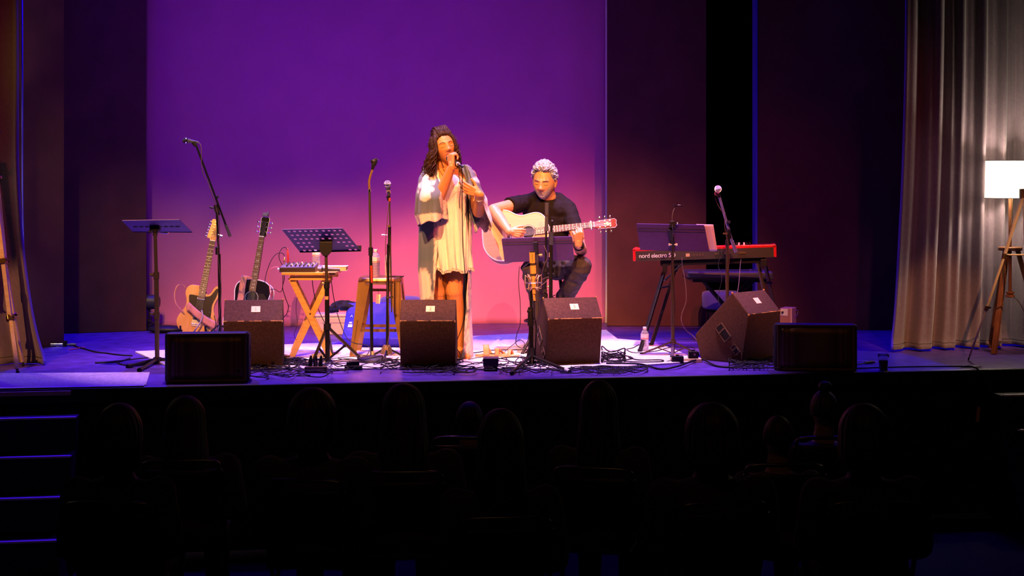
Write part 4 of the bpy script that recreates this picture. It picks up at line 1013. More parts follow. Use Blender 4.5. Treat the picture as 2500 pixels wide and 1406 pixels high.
for i, (o1, o2) in enumerate(((0, 0), (6, -4))):
    sh = Thing('music_sheet', ['white music sheet leaning out of the keyboard music stand', 'rear music sheet with a curled top beside the first'][i], 'paper', at(1740 + o1, 612, s.Y + .02 + i * .01))
    c = lambda px, py, dy=0: at(px, py, s.Y + dy + .02 + i * .012) - sh.loc
    a_, b_, e_, g_ = c(1700, 551 + o2, -.10), c(1736 + o1, 549 + o2 * .2, -.10), c(1748 + o1 * .5, 613, .01), c(1712, 613, .01)
    sh.part('sheet', MB().grid(lambda u, v: a_.lerp(b_, u).lerp(g_.lerp(e_, u), v) + V((0, -.01 * sin(u * 5 + v * 3), 0)), 12, 12), mat('paper_pink_light_tint', (.78, .55, .74), .8), smooth=180, solid=.0006)  # pink-violet stage light put into the paper colour
cl = Thing('clip_light', 'tiny gooseneck clip light on top of the keyboard music stand', 'clip light', p(1643, 548, -.1) + s.loc)
c = lambda px, py, dy=0: at(px, py, s.Y + dy - .1) - cl.loc
cl.part('clip', MB().box(c(1642, 548, -.0), (.04, .03, .05)).box(c(1642, 541), (.045, .02, .012)), m_blkpl, smooth=0, bevel=.003)
cl.part('gooseneck', MB().tube(crom([c(1642, 545), c(1641, 530), c(1645, 512), c(1655, 501), c(1662, 501)], 6), .0028, 6), mat('flex_grey', (.25, .22, .22), .4, .5), smooth=180)
cl.part('head', MB().bar(c(1643, 501, -.02), c(1668, 504, .02), .02, .009), m_blkpl, smooth=0, bevel=.002)
cl.part('thumb_screw', MB().ell(c(1654, 546, -.02), .009), m_chrome); cl.part('lead', MB().tube(crom([c(1641, 548, -.03), c(1643, 570, -.09), c(1639, 590, -.12), c(1642, 600, -.1), c(1640, 660, -.03), c(1648, 740, -.03), c(1646, 770, -.03)], 5), .002, 6), m_cable, smooth=180)

# right boom stand
s = Thing('boom_mic_stand', 'boom microphone stand with blue-lit arm right of the keyboard music stand', 'microphone stand', placed(1774, 862))
p = s.p
s.part('pole', MB().cyl(p(1775, 866), p(1776, 590), .013), m_brown); s.part('upper_pole', MB().cyl(p(1776, 592), p(1776, 572), .009), m_blkmet)
m_bsteel = mat('steel_blue_light_tint', (.22, .20, .45), .4, .3)  # arm colour carries the blue light that falls on it
s.part('boom', MB().cyl(p(1756, 480, -.08), p(1790, 600, .06), .0105), m_bsteel); s.part('boom_grip', MB().cyl(p(1787, 588, .05), p(1797, 615, .08), .013), m_bsteel)
s.part('boom_clamp', MB().cyl(p(1778, 560, .0), p(1781, 582, .02), .016), m_blkpl); s.part('lever', MB().bar(p(1765, 570), p(1776, 570), .008, .012), m_brass, smooth=0); knob(s, p(1775, 545, -.01), V((.4, -.8, .4)), .014, .03)
s.part('clutch', MB().cyl(p(1776, 585), p(1776, 600), .017), m_blkpl); tri_legs(s, V(), .2, .2, .009, .6, m_blkmet)
s.part('mic_clip', MB().cyl(p(1757, 482, -.08), p(1753, 473, -.08), .011, .015), m_blkpl)
mc = Thing('vocal_microphone', 'silver ball microphone with red ring on the right boom stand', 'microphone', at(1751, 468, s.Y - .1))
mic_dyn(mc, mc.p(1754, 459, -.09), mc.p(1747, 474, .07), .0265, m_mesh, m_micbody); mc.part('red_ring', MB().cyl(mc.p(1748, 473, .03), mc.p(1750, 472, .02), .014), MATS['red_plastic'])
Yb = s.Y - .05
cable('thin cable along the arm of the right boom stand', [at(1745, 475, Yb), at(1750, 495, Yb), at(1760, 512, Yb), at(1767, 520, Yb - .02), at(1771, 525, Yb - .02), at(1769, 545, Yb - .02), at(1772, 570, Yb), at(1778, 600, Yb), at(1780, 640, Yb), at(1772, 680, Yb), at(1774, 720, Yb)], .0025, m_cable_b)
cable('power lead sagging from the keyboard back to the floor', [at(1665, 629, 11.5), at(1666, 650, 11.48), at(1673, 690, 11.45), at(1675, 735, 11.42), at(1665, 765, 11.4), at(1664, 785, 11.38), at(1674, 805, 11.3), at(1692, 820, 11.2), at(1702, 832, 11.1)], .0032, m_cable_b)
cable('thin lead from the keyboard sockets down behind the turned monitor', [at(1765, 627, 11.62), at(1756, 635, 11.6), at(1754, 650, 11.58), at(1762, 680, 11.5), at(1754, 720, 11.45), at(1756, 750, 11.4)], .002)
cable('short lead from the keyboard to the turned monitor top', [at(1812, 625, 11.7), at(1808, 640, 11.6), at(1804, 690, 11.3), at(1800, 716, 11.1)], .0028, m_cable_b)
bottle('water bottle standing on the rug by the keyboard stand', placed(1574, 860), .195)
# small wood block and boxes by the stand foot
wb = Thing('wood_plank', 'short pale wooden plank on the rug beside the turned monitor', 'plank', placed(1674, 884))
wb.part('plank', MB().box((0, 0, .014), (.22, .08, .028)), mat_wood('pale_plank', (.70, .48, .28), (.78, .58, .36)), smooth=0, bevel=.003)
for i, (px, w, lab) in enumerate(((1648, .085, 'black foot switch box under the keyboard music stand'), (1688, .07, 'small black box with a gold emblem on the plank'))):
    q = placed(px, 880); bx = Thing('pedal_box', lab, 'pedal', V((q.x, wb.loc.y + (.0 if i else -.06) , .028 if i else 0)))
    bx.part('case', MB().box((0, 0, .026), (w, .06, .052)), m_blkpl, smooth=0, bevel=.004); bx.part('button', MB().cyl((0, 0, .05), (0, 0, .06), .012), m_blkmet)
    if i: bx.part('emblem', MB().lathe([(.001, 0), (.008, 0), (.008, .001), (.001, .001)], M=frame(V((.008, -.0305, .03)), V((1, 0, 0)), V((0, 0, 1)), V((0, -1, 0)))), m_brass)
    else: bx.part('lead', MB().tube([V((-.04, 0, .02)), V((-.08, .02, .01)), V((-.14, .0, .005))], .003, 6), m_cable)
# small tan suitcase-like amp behind the turned monitor
am = Thing('small_amplifier', 'little tan amplifier case peeking out behind the turned monitor', 'amplifier', placed(1924, 824) , R(-28))
am.part('case', MB().box((0, 0, .125), (.10, .14, .25)), mat('tan_vinyl', (.42, .20, .18), .6), smooth=0, bevel=.008); am.part('panel', MB().box((-.01, -.072, .215), (.06, .006, .055)), m_white, smooth=0)
am.part('knob', MB().cyl((-.02, -.074, .215), (-.02, -.09, .215), .008), m_blkpl); am.part('edge_trim', MB().box((.05, -.07, .127), (.012, .012, .255)), mat('pink_trim', (.7, .45, .42), .5), smooth=0, bevel=.003)
am.part('handle', MB().tube([V((.053, .04, .23)), V((.075, .035, .22)), V((.075, .02, .19)), V((.053, .02, .18))], .004, 6), m_chrome)

# plastic cup with drink
c = Thing('plastic_cup', 'clear plastic cup half full of dark wine at the stage edge', 'cup', placed(2157, 904))
c.part('cup', MB().grid(lambda u, v: V(((.027 + .012 * v) * cos(2 * pi * u), (.027 + .012 * v) * sin(2 * pi * u), .002 + .112 * v)), 28, 4, closed_u=True), mat('cup_plastic', (.9, .9, .95), .08, trans=.95, ior=1.2), smooth=180, solid=.0012)
c.part('base', MB().lathe([(.001, 0), (.027, 0), (.027, .003), (.001, .003)], n=28), MATS['cup_plastic']); c.part('rim', MB().tube([V((.0395 * cos(a * pi / 14), .0395 * sin(a * pi / 14), .114)) for a in range(28)], .0018, 6, closed=True), mat('cup_rim', (.75, .75, .9), .2), smooth=180)
c.part('wine', MB().lathe([(.001, .004), (.0262, .004), (.0325, .068), (.001, .068)], n=28), mat('dark_wine', (.05, .004, .010), .2))
# ------------------------------------------------------------------ guitars (local frame: X tail->head, Y across, Z out of the top)
def outline_acoustic(k=1.0):
    key = [(0, 0), (.004, .075), (.03, .135), (.08, .183), (.145, .2), (.21, .187), (.27, .150), (.315, .137), (.36, .142), (.41, .148), (.455, .138), (.487, .105), (.502, .055), (.505, .0)]
    up = crom([V((x, y, 0)) for x, y in key], 5)
    pts = [(q.x * k, q.y * k) for q in up] + [(q.x * k, -q.y * k) for q in up[-2:0:-1]]
    return pts
m_strings = mat('guitar_string', (.75, .68, .55), .3, 1.)
m_fret = mat('fret_wire', (.85, .80, .78), .3, 1.)
m_rosew = mat('rosewood_board', (.10, .035, .035), .5, noise_scale=60, noise_amt=.3)
m_pearl = mat('pearl_inlay', (.85, .82, .80), .3)
def neck(t, x0, xn, zt, m_neck, w0=.028, w1=.021, nfr=20, dots=True, binding=None, block=False, scale_len=.645):
    """neck + fretboard from x0 to the nut xn; zt = height of the board top"""
    t.part('neck', MB().tube([V((x0 - .02, 0, zt - .022)), V((xn, 0, zt - .018))], [.027, .0205], 12, flat=.72), m_neck)
    fb = t.part('fretboard', MB().add([V((x, s * w, z)) for x, w in ((x0 - .1, w0), (xn, w1)) for s in (-1, 1) for z in (zt - .007, zt)], [[0, 1, 3, 2], [4, 6, 7, 5], [0, 4, 5, 1], [2, 3, 7, 6], [0, 2, 6, 4], [1, 5, 7, 3]]), m_rosew, smooth=0)
    for i in range(1, nfr + 1):
        x = xn - scale_len * (1 - 2 ** (-i / 12)); 
        if x < x0 - .098: break
        w = w1 + (w0 - w1) * (xn - x) / (xn - x0 + .1)
        t.part('fret', MB().bar((x, -w, zt + .0005), (x, w, zt + .0005), .0013, .0018), m_fret, fb, smooth=0)
        if dots and i in (3, 5, 7, 9, 12, 15, 17, 19):
            xm = x + scale_len * (2 ** (-(i - 1) / 12) - 2 ** (-i / 12)) * .5
            if block: t.part('inlay', MB().box((xm, -.006, zt + .0004), (.007, .007, .001)).box((xm, .006, zt + .0004), (.007, .007, .001)), m_pearl, fb, smooth=0)
            else: t.part('inlay', MB().cyl((xm, 0, zt - .001), (xm, 0, zt + .0006), .0035, n=10), m_pearl, fb)
    t.part('nut', MB().bar((xn, -w1, zt + .001), (xn, w1, zt + .001), .005, .008), m_pearl, smooth=0)
    if binding:
        for s in (-1, 1): t.part('binding', MB().cyl((x0 - .1, s * w0, zt - .002), (xn, s * w1, zt - .002), .0016, n=6), binding, fb)
def strings(t, xb, xn, xh, zb, zt, spread_b=.026, spread_n=.017):
    for i in range(6):
        f = (i - 2.5) / 2.5
        t.part('string', MB().tube([V((xb, f * spread_b, zb)), V((xn, f * spread_n, zt)), V((xh, f * spread_n * 1.1, zt - .012))], .0007 + .0003 * (i < 3), 5, caps=False), m_strings)
def acoustic(t, m_top, m_side, m_edge, m_neck, m_head, cut=False, block=False, depth=.105, pickguard=None, rosette=True):
    o = outline_acoustic()
    if cut:   # rounded cutaway in the +Y (treble) upper bout
        o2 = []
        for x, y in o:
            if cut * y > 0 and x > .40: y = y - cut * min(abs(y), .085 * min(1, (x - .40) / .05))
            o2.append((x, y))
        o = o2
    t.part('sides', MB().prism(o, -depth, -.002), m_side, smooth=40)
    t.part('top', MB().prism([(.2525 + (x - .2525) * .985, y * .985) for x, y in o], -.003, .001), m_top, smooth=0)
    rim = [V((x, y, -.001)) for x, y in o]
    t.part('edge_binding_or_light_rim', MB().tube(rim, .0048, 6, closed=True), m_edge, smooth=180)
    t.part('back_binding', MB().tube([V((x, y, -depth + .001)) for x, y in o], .0045, 6, closed=True), m_edge, smooth=180)
    sh = t.part('soundhole', MB().lathe([(.0005, .0008), (.049, .0008), (.049, .0018), (.0005, .0018)], (.355, 0, 0), n=32), m_hole)
    if rosette:
        for r in (.0535, .058): t.part('rosette_ring', MB().tube([V((.355 + r * cos(a * pi / 20), r * sin(a * pi / 20), .0015)) for a in range(40)], .0016, 5, closed=True), mat('rosette_dark', (.10, .05, .04), .5) if r > .055 else m_pearl, sh, smooth=180)
    t.part('bridge', MB().prism([(.198, -.075), (.222, -.078), (.228, -.03), (.228, .03), (.222, .078), (.198, .075)], .001, .010), m_rosew, smooth=0, bevel=.002)
    t.part('saddle', MB().box((.218, 0, .011), (.003, .07, .006)), m_pearl, smooth=0)
    if pickguard: t.part('pickguard', MB().prism(pickguard, .001, .0025), mat('pickguard_black', (.02, .015, .015), .25), smooth=0)
    zt = .012
    neck(t, .505, .86, zt, m_neck, block=block, nfr=20)
    hd = t.part('headstock', MB().prism([(.862, -.022), (.885, -.030), (1.015, -.035), (1.03, -.02), (1.025, 0), (1.03, .02), (1.015, .035), (.885, .030), (.862, .022)], -.028, -.010), m_head, smooth=0, bevel=.003)
    t.part('head_edge', MB().tube([V((.885, -.030, -.011)), V((1.015, -.035, -.011)), V((1.03, -.02, -.011)), V((1.025, 0, -.011)), V((1.03, .02, -.011)), V((1.015, .035, -.011)), V((.885, .030, -.011))], .0016, 5), m_edge, hd)
    for i in range(3):
        for s in (-1, 1):
            x = .902 + i * .040
            t.part('tuner_post', MB().cyl((x, s * .022, -.012), (x, s * .022, .004), .0045, n=10), m_chrome)
            t.part('tuner_key', MB().cyl((x, s * .034, -.02), (x, s * .05, -.02), .003, n=8).ell((x, s * .057, -.02), (.009, .010, .004)), m_chrome)
    strings(t, .218, .86, .99, .013, zt + .004)
    t.part('end_pin', MB().cyl((-.012, 0, -.05), (.0, 0, -.05), .006), m_blkpl)

def oriented(center, xdir, zdir, anchor):
    """matrix whose local point anchor=(x,y,z) lands on center; X along xdir, Z near zdir"""
    x = V(xdir).normalized(); z = V(zdir); z = (z - x * z.dot(x)).normalized(); y = z.cross(x)
    M = frame(V((0, 0, 0)), x, y, z); M.translation = V(center) - M.to_3x3() @ V(anchor); return M

# black acoustic on a stand
Yg = 12.25
a, b = at(614, 727, Yg - .04), at(641, 571, Yg + .08)
m_gloss_blk = mat('gloss_black', (.010, .008, .010), .16, coat=.6); m_bind = mat('ivory_binding', (.90, .84, .80), .4)
Mg = oriented(a, b - a, V((-.10, -1, .25)), (.355, 0, 0))
g = Thing('acoustic_guitar', 'glossy black acoustic guitar with white binding on a stand', 'guitar', Mx=Mg)
acoustic(g, m_gloss_blk, m_gloss_blk, m_bind, mat_wood('dark_mahogany', (.12, .04, .03), (.17, .06, .04)), m_gloss_blk, block=True, pickguard=[(.30, -.058), (.30, -.12), (.36, -.125), (.40, -.09), (.395, -.055), (.355, -.06)])
g.part('capo', MB().box((1.045, .0, .004), (.03, .05, .018)).box((1.055, -.02, .012), (.03, .014, .014)), mat('blue_tuner', (.06, .06, .12), .4), smooth=0, bevel=.003, label='clip-on headstock tuner')
m_leather = mat('tan_leather', (.62, .27, .20), .6, noise_scale=25, noise_amt=.2)
sp = crom([V((.50, .03, .02)), V((.52, .075, .03)), V((.45, .085, .022)), V((.36, .085, .012)), V((.25, .09, .012)), V((.12, .10, .012))], 6)
g.part('strap', MB().grid(lambda u, v: sp[min(int(v * (len(sp) - 1)), len(sp) - 1)] + V((0, (u - .5) * .052, .002 * sin(v * 9))), 4, len(sp) - 1), m_leather, smooth=180, solid=.003)
g.part('strap_button', MB().lathe([(.012, -.12), (.016, -.06), (.012, -.05)], (.50, -.045, .0)), mat('strap_end', (.45, .18, .10), .6))
def guitar_stand(label, c, lean):
    t = Thing('guitar_stand', label, 'guitar stand', c)
    t.part('upright', MB().cyl((0, .06, .0), (0, .15, .40), .010), m_blkmet)
    for x in (-.16, .16): t.part('leg', MB().cyl((0, .10, .22), (x, -.12, .01), .009), m_blkmet); t.part('yoke_arm', MB().tube([V((0, .09, .12)), V((x * .6, .03, .10)), V((x * .62, -.09, .11)), V((x * .62, -.10, .15))], .008, 8), m_blkpl)
    t.part('leg', MB().cyl((0, .10, .22), (0, .30, .01), .009), m_blkmet); t.part('back_rest', MB().cyl((-.06, .145, .39), (.06, .145, .39), .008), m_blkpl)
    return t
q = Mg @ V((0, 0, -.05)); guitar_stand('black guitar stand under the black acoustic guitar', V((q.x + .0, q.y + .02, 0)), 0)

# natural electric guitar (single cutaway, maple neck)
Yg = 12.15
a, b = at(483, 772, Yg - .05), at(517, 601, Yg + .09)
Me = oriented(a, b - a, V((.05, -1, .22)), (.155, 0, 0))
e = Thing('electric_guitar', 'natural wood electric guitar with black pickguard and pink strap', 'guitar', Mx=Me)
key = [(0, 0), (.004, .07), (.03, .125), (.08, .158), (.13, .158), (.19, .128), (.235, .112), (.28, .118), (.33, .135), (.375, .128), (.40, .095), (.402, .06), (.40, .034),
       (.372, .03), (.345, -.030), (.34, -.050), (.36, -.068), (.395, -.082), (.418, -.105), (.41, -.132), (.37, -.142), (.32, -.128), (.26, -.112), (.21, -.118), (.16, -.145), (.11, -.16), (.06, -.15), (.02, -.11), (.004, -.06)]
body = [(q.x, q.y) for q in crom([V((x, y, 0)) for x, y in key], 4, closed=True)]
m_ashb = mat_wood('butterscotch_ash', (.66, .34, .07), (.80, .48, .14), (4, 40, 40), .3, coat=.4)
e.part('body', MB().prism(body, -.045, 0), m_ashb, smooth=40, bevel=.004)
pg = [(.10, -.07), (.135, -.10), (.20, -.100), (.26, -.095), (.33, -.115), (.385, -.120), (.395, -.105), (.36, -.085), (.325, -.055), (.318, .03), (.32, .075), (.31, .10), (.25, .088), (.2, .08), (.165, .055), (.16, -.02), (.12, -.045)]
e.part('pickguard', MB().prism([(q.x, q.y) for q in crom([V((x, y, 0)) for x, y in pg], 4, closed=True)], .0005, .003), MATS['pickguard_black'], smooth=0)
e.part('bridge_plate', MB().box((.115, 0, .004), (.085, .076, .007)), mat('bridge_steel', (.6, .6, .66), .3, 1.), smooth=0, bevel=.002)
for i in range(3): e.part('saddle', MB().cyl((.09, -.026 + i * .026 - .011, .011), (.09, -.026 + i * .026 + .011, .011), .004), m_chrome)
e.part('bridge_pickup', MB().box((.135, 0, .009), (.022, .068, .008), Matrix.Rotation(R(0), 4, 'Z')), m_blkpl, smooth=0, bevel=.003)
e.part('neck_pickup', MB().box((.30, 0, .007), (.022, .066, .010)), m_chrome, smooth=0, bevel=.004)
e.part('control_plate', MB().box((.085, -.095, .003), (.15, .032, .004)), m_chrome, smooth=0, bevel=.002)
for x in (.05, .085): e.part('control_knob', MB().cyl((x, -.095, .004), (x, -.095, .022), .009, .0085), m_chrome)
e.part('switch', MB().cyl((.145, -.095, .004), (.15, -.095, .02), .003).ell((.151, -.095, .022), .006), m_blkpl)
for x, y in ((.33, .05), (.30, -.1), (.2, -.085), (.25, .08)): e.part('screw', MB().cyl((x, y, .003), (x, y, .0045), .003, n=8), m_chrome)
zt = .014; m_maple = mat_wood('maple', (.74, .46, .20), (.82, .55, .28), (4, 40, 40), .35, coat=.4)
neck(e, .40, .155 + .62, zt, m_maple, nfr=21, scale_len=.648)
xn = .775
hs = [(xn + .002, -.021), (xn + .03, -.022), (xn + .16, -.006), (xn + .18, .012), (xn + .178, .034), (xn + .155, .042), (xn + .145, .036), (xn + .04, .052), (xn + .02, .050), (xn + .018, .03), (xn + .002, .021)]
m_orange = mat_wood('aged_maple_head', (.75, .34, .08), (.82, .42, .12), (4, 40, 40), .35, coat=.3)
e.part('headstock', MB().prism(hs, -.012, .004), m_orange, smooth=0, bevel=.002)
for i in range(6):
    x = xn + .034 + i * .0245; y = .030 - i * .003
    e.part('tuner_post', MB().cyl((x, y - .012, .0), (x, y - .012, .014), .0045, n=10), m_chrome); e.part('tuner_key', MB().cyl((x, y + .016, -.006), (x, y + .026, -.006), .003, n=8).ell((x, y + .033, -.006), (.008, .009, .004)), m_chrome)
strings(e, .10, xn, xn + .12, .016, zt + .004, .026, .016)
# strap loops
sp2 = crom([V((.36, .14, -.02)), V((.385, .165, .01)), V((.37, .20, .03)), V((.30, .21, .035)), V((.22, .18, .04)), V((.165, .11, .03))], 7)
e.part('strap_tail', MB().grid(lambda u, v: sp2[min(int(v * (len(sp2) - 1)), len(sp2) - 1)] + V((0, (u - .5) * .010, (u - .5) * .006)), 2, len(sp2) - 1), m_leather, smooth=180, solid=.003)
sp3 = crom([V((.215, .075, .035)), V((.185, .03, .045)), V((.15, -.03, .048)), V((.12, -.09, .042)), V((.10, -.15, .03)), V((.09, -.175, .0))], 7)
e.part('strap', MB().grid(lambda u, v: sp3[min(int(v * (len(sp3) - 1)), len(sp3) - 1)] + V(((u - .5) * .062, 0, .004 * sin(v * 8) + .002)), 4, len(sp3) - 1), m_leather, smooth=180, solid=.005)
e.part('strap_pad_end', MB().ell((.215, .08, .036), (.034, .02, .006)), m_leather)
e.part('whammy_cord', MB().tube(crom([V((.20, -.03, .055)), V((.16, -.045, .06)), V((.11, -.04, .06)), V((.06, -.02, .055)), V((.02, .0, .04))], 6), .006, 8), mat('pale_grey_cord', (.42, .38, .40), .4), smooth=180, label='pale curved cord across the body')
q = Me @ V((0, 0, -.03)); guitar_stand('black guitar stand under the natural electric guitar', V((q.x, q.y + .03, 0)), 0)
# lead hanging at the right of the electric guitar
cable('black lead hanging beside the electric guitar body', [at(523, 770, 11.9), at(527, 790, 11.9), at(524, 806, 11.9), at(530, 824, 11.9), fl(540, 838)], .003)

# ------------------------------------------------------------------ clutter by the backdrop, left
lf = Thing('stand_lamp', 'dark lamp head on a short stand behind the left music stand', 'lamp', placed(372, 806))
c = lambda px, py, dy=0: at(px, py, lf.Y + dy) - lf.loc
lf.part('head', MB().lathe([(.03, -.07), (.062, -.06), (.062, .05), (.045, .075), (.01, .08)], M=frame(c(368, 737), V((0, 0, 1)), V((0, 1, 0)), V((1, 0, 0)))), mat('dark_purple_metal', (.03, .025, .05), .5), smooth=40); lf.part('post', MB().cyl(c(366, 750), c(362, 800), .008), m_blkmet)
lf.part('base', MB().lathe([(.08, 0), (.08, .01), (.03, .02), (.01, .022)]), m_blkmet); lf.part('lead', MB().tube(crom([c(358, 750), c(366, 762), c(369, 780), c(362, 795), c(380, 800)], 5), .004, 6), m_cable, smooth=180)
for i, pts in enumerate((((358, 780), (385, 792), (420, 799), (432, 802)), ((362, 796), (380, 788), (400, 797), (425, 805)))):
    cable(['upper cable along the foot of the backdrop at left', 'lower cable along the foot of the backdrop at left'][i], [V((q.x, q.y, max(q.z, .01))) for q in (at(x, y, 13.1 - .05 * i) for x, y in pts)], .006)
bg = Thing('cable_bag', 'low black cable bag on the floor behind the electric guitar', 'bag', placed(405, 812))
bg.part('bag', MB().ell((0, 0, .03), (.16, .08, .035), 20, 10), m_blkpl)

# ------------------------------------------------------------------ floor clutter
# fallen stand at left
fs_ = Thing('folded_mic_stand', 'microphone stand lying on the floor beside the left curtain', 'microphone stand', placed(148, 846))
c = lambda px, py: at(px, py, fs_.Y) - fs_.loc
fs_.part('tube', MB().cyl(c(110, 842), c(186, 841), .009), m_micbody); fs_.part('sleeve', MB().cyl(c(124, 841), c(154, 841), .014), m_chrome); fs_.part('joint', MB().cyl(c(158, 847), c(160, 833), .016).ell(c(160, 834), .013), m_blkpl); fs_.part('counterweight', MB().cyl(c(138, 848), c(146, 850), .026), m_blkpl); fs_.part('end_ridge', MB().cyl(c(170, 841), c(182, 841), .012), m_micbody); fs_.part('lower_tube', MB().cyl(c(108, 852), c(136, 850), .007), m_brass)
Yr = fs_.Y
cable('pink bent cable rising by the foot of the left curtain', [at(92, 796, Yr), at(99, 796, Yr), at(104, 804, Yr), at(107, 830, Yr), at(109, 852, Yr), at(114, 852, Yr)], .0055, mat('pink_hose', (.8, .12, .18), .5), k=5)
def floor_cable(label, pix, r=.0045, m=None, **k):
    return cable(label, [(lambda q: V((q.x, q.y, r + .0005 + (.012 if 420 < x < 1720 and 815 < y < 903 else 0))))(fl(x, y)) for x, y in pix], r, m, **k)
floor_cable('thick black cable winding over the blue floor at left', [(180, 846), (205, 853), (235, 861), (262, 864), (290, 868), (323, 870)], .0055)
floor_cable('red lead lying on the blue floor beside the fallen stand', [(168, 855), (188, 852), (206, 849)], .004, MATS['pink_hose'])
floor_cable('looped black cable near the left music stand', [(232, 886), (270, 884), (310, 880), (345, 876), (385, 873), (420, 871)], .004)
floor_cable('second looped cable in front of the left music stand', [(285, 886), (300, 892), (330, 894), (360, 890), (395, 884)], .005)
floor_cable('cable bundle end pointing left on the blue floor', [(232, 888), (262, 887), (292, 884), (318, 876)], .0045)
floor_cable('cable running across the rug behind the cup pedal', [(1110, 868), (1160, 866), (1200, 860), (1260, 859), (1300, 858), (1340, 858)], .0035)
floor_cable('long black cable along the front right edge of the stage', [(2090, 901), (2150, 899), (2230, 897), (2350, 896)], .005)
floor_cable('zigzag cable on the rug right of monitor 3', [(1480, 868), (1520, 872), (1545, 880), (1520, 886), (1560, 889), (1615, 888), (1612, 884), (1560, 884), (1535, 878)], .004)
floor_cable('thick cable curving across the rug toward the turned monitor', [(1480, 893), (1560, 895), (1610, 903), (1650, 902), (1690, 888), (1715, 884), (1750, 896), (1800, 900)], .007)
floor_cable('thin wavy cable around the keyboard water bottle', [(1560, 846), (1545, 854), (1530, 858), (1550, 866), (1600, 862), (1640, 852), (1690, 853), (1697, 862)], .003)
cable('guitar lead hanging from the guitarist to the rug in a loop', [at(1268, 650, 11.1), at(1266, 690, 11.05), at(1270, 740, 11.0), at(1270, 790, 10.95), at(1262, 815, 10.95), at(1260, 840, 10.95), at(1275, 850, 10.93), at(1281, 838, 10.95), at(1268, 830, 10.97), at(1252, 842, 10.97), fl(1232, 860, .02), fl(1250, 866, .018), fl(1275, 868, .018)], .0026)
t = Thing('tape_patch', 'white gaffer tape patch holding the cable at the right stage edge', 'tape', placed(2371, 896))
t.part('tape', MB().box((0, 0, .006), (.125, .055, .003), Matrix.Rotation(R(9), 4, 'Z')), mat('white_tape', (.85, .80, .85), .6), smooth=0)
cable('black cable dropping over the stage edge at right', [on_front(3.13, -.06, .012), on_front(3.20, -.02, .014), on_front(3.23, .03, -.03), on_front(3.25, .035, -.25), on_front(3.26, .035, -.5)], .006)
t = Thing('paper_strip', 'narrow orange strip of tape on the stage front at right', 'tape', on_front(3.23, .0, -.34))
t.part('strip', MB().bar(on_front(3.225, .02, -.26) - t.loc, on_front(3.215, .02, -.36) - t.loc, .022, .002, up=V((0, 1, 0))), mat('orange_tape', (.9, .45, .25), .6), smooth=0)
# cable connector on floor by right loudspeaker
cc = Thing('cable_connector', 'inline cable connector lying behind the plastic cup', 'connector', placed(2122, 889))
c = lambda px, py: fl(px, py) - cc.loc + V((0, 0, .012))
cc.part('plug', MB().cyl(c(2112, 890), c(2127, 888), .008, .011), m_blkpl); cc.part('socket', MB().cyl(c(2127, 888), c(2136, 888), .011, .008), m_brass); cc.part('white_lead', MB().tube(crom([c(2088, 884), c(2104, 886), c(2118, 886), c(2150, 889)], 5), .004, 6), m_pearl, smooth=180); cc.part('black_lead', MB().tube(crom([c(2088, 894), c(2100, 893), c(2113, 890)], 5), .004, 6), m_cable, smooth=180)

# pedal / power box on the floor at centre
pb = Thing('direct_box', 'dark metal box on the cable pile between monitors 2 and 3', 'stage box', placed(1198, 906))
pb.part('case', MB().box((0, .05, .062), (.105, .12, .055)), mat('box_purple_black', (.06, .03, .05), .5), smooth=0, bevel=.004); pb.part('foot', MB().box((0, .05, .018), (.09, .10, .036)), m_hole, smooth=0)
for i in range(6): pb.part('vent', MB().box((-.035 + i * .009, -.0115, .03), (.004, .004, .016)), m_brass, smooth=0)
for sx in (-1, 1): pb.part('screw', MB().ell((sx * .054, .0, .075), .005), m_chrome)
# power strip & plugs by the perforated stand
ps = Thing('power_strip', 'black power strip with plugs by the perforated stand foot', 'power strip', placed(770, 911))
ps.part('case', MB().box((0, .03, .022), (.15, .055, .042)), mat('strip_case', (.05, .02, .015), .4), smooth=0, bevel=.005)
for z in (.028, .040): ps.part('line', MB().box((0, .0015, z - .012), (.12, .002, .002)), m_brass, smooth=0)
for i in range(3): ps.part('plug', MB().tube([V((-.04 + i * .035, .035, .04)), V((-.038 + i * .035, .04, .085)), V((-.035 + i * .035, .04, .115))], [.014, .013, .006], 10), m_blkpl, smooth=40)
ps.part('plug_pin', MB().cyl((.0, .02, .045), (.0, .02, .085), .003), m_brass)
pa = Thing('power_adapter', 'black power adapters lying on the rug before the round stand base', 'power adapter', placed(862, 904))
pa.part('block', MB().box((.01, .04, .045), (.07, .05, .03), Matrix.Rotation(.2, 4, 'Z')), m_blkpl, smooth=0, bevel=.004); pa.part('strip', MB().box((0, .03, .015), (.12, .05, .03)), m_blkpl, smooth=0, bevel=.004); pa.part('block', MB().box((-.03, .03, .035), (.035, .04, .04)), m_blkpl, smooth=0, bevel=.004)
bx = Thing('stomp_box', 'small tan stomp box beside the folding table leg', 'pedal', placed(698, 884))
bx.part('case', MB().box((0, 0, .02), (.09, .12, .04), Matrix.Rotation(.4, 4, 'Z')), mat('tan_box', (.25, .13, .06), .5), smooth=0, bevel=.006); bx.part('top_plate', MB().box((-.01, .0, .046), (.06, .08, .012), Matrix.Rotation(.4, 4, 'Z')), mat('tan_plate', (.45, .24, .1), .4), smooth=0, bevel=.003)
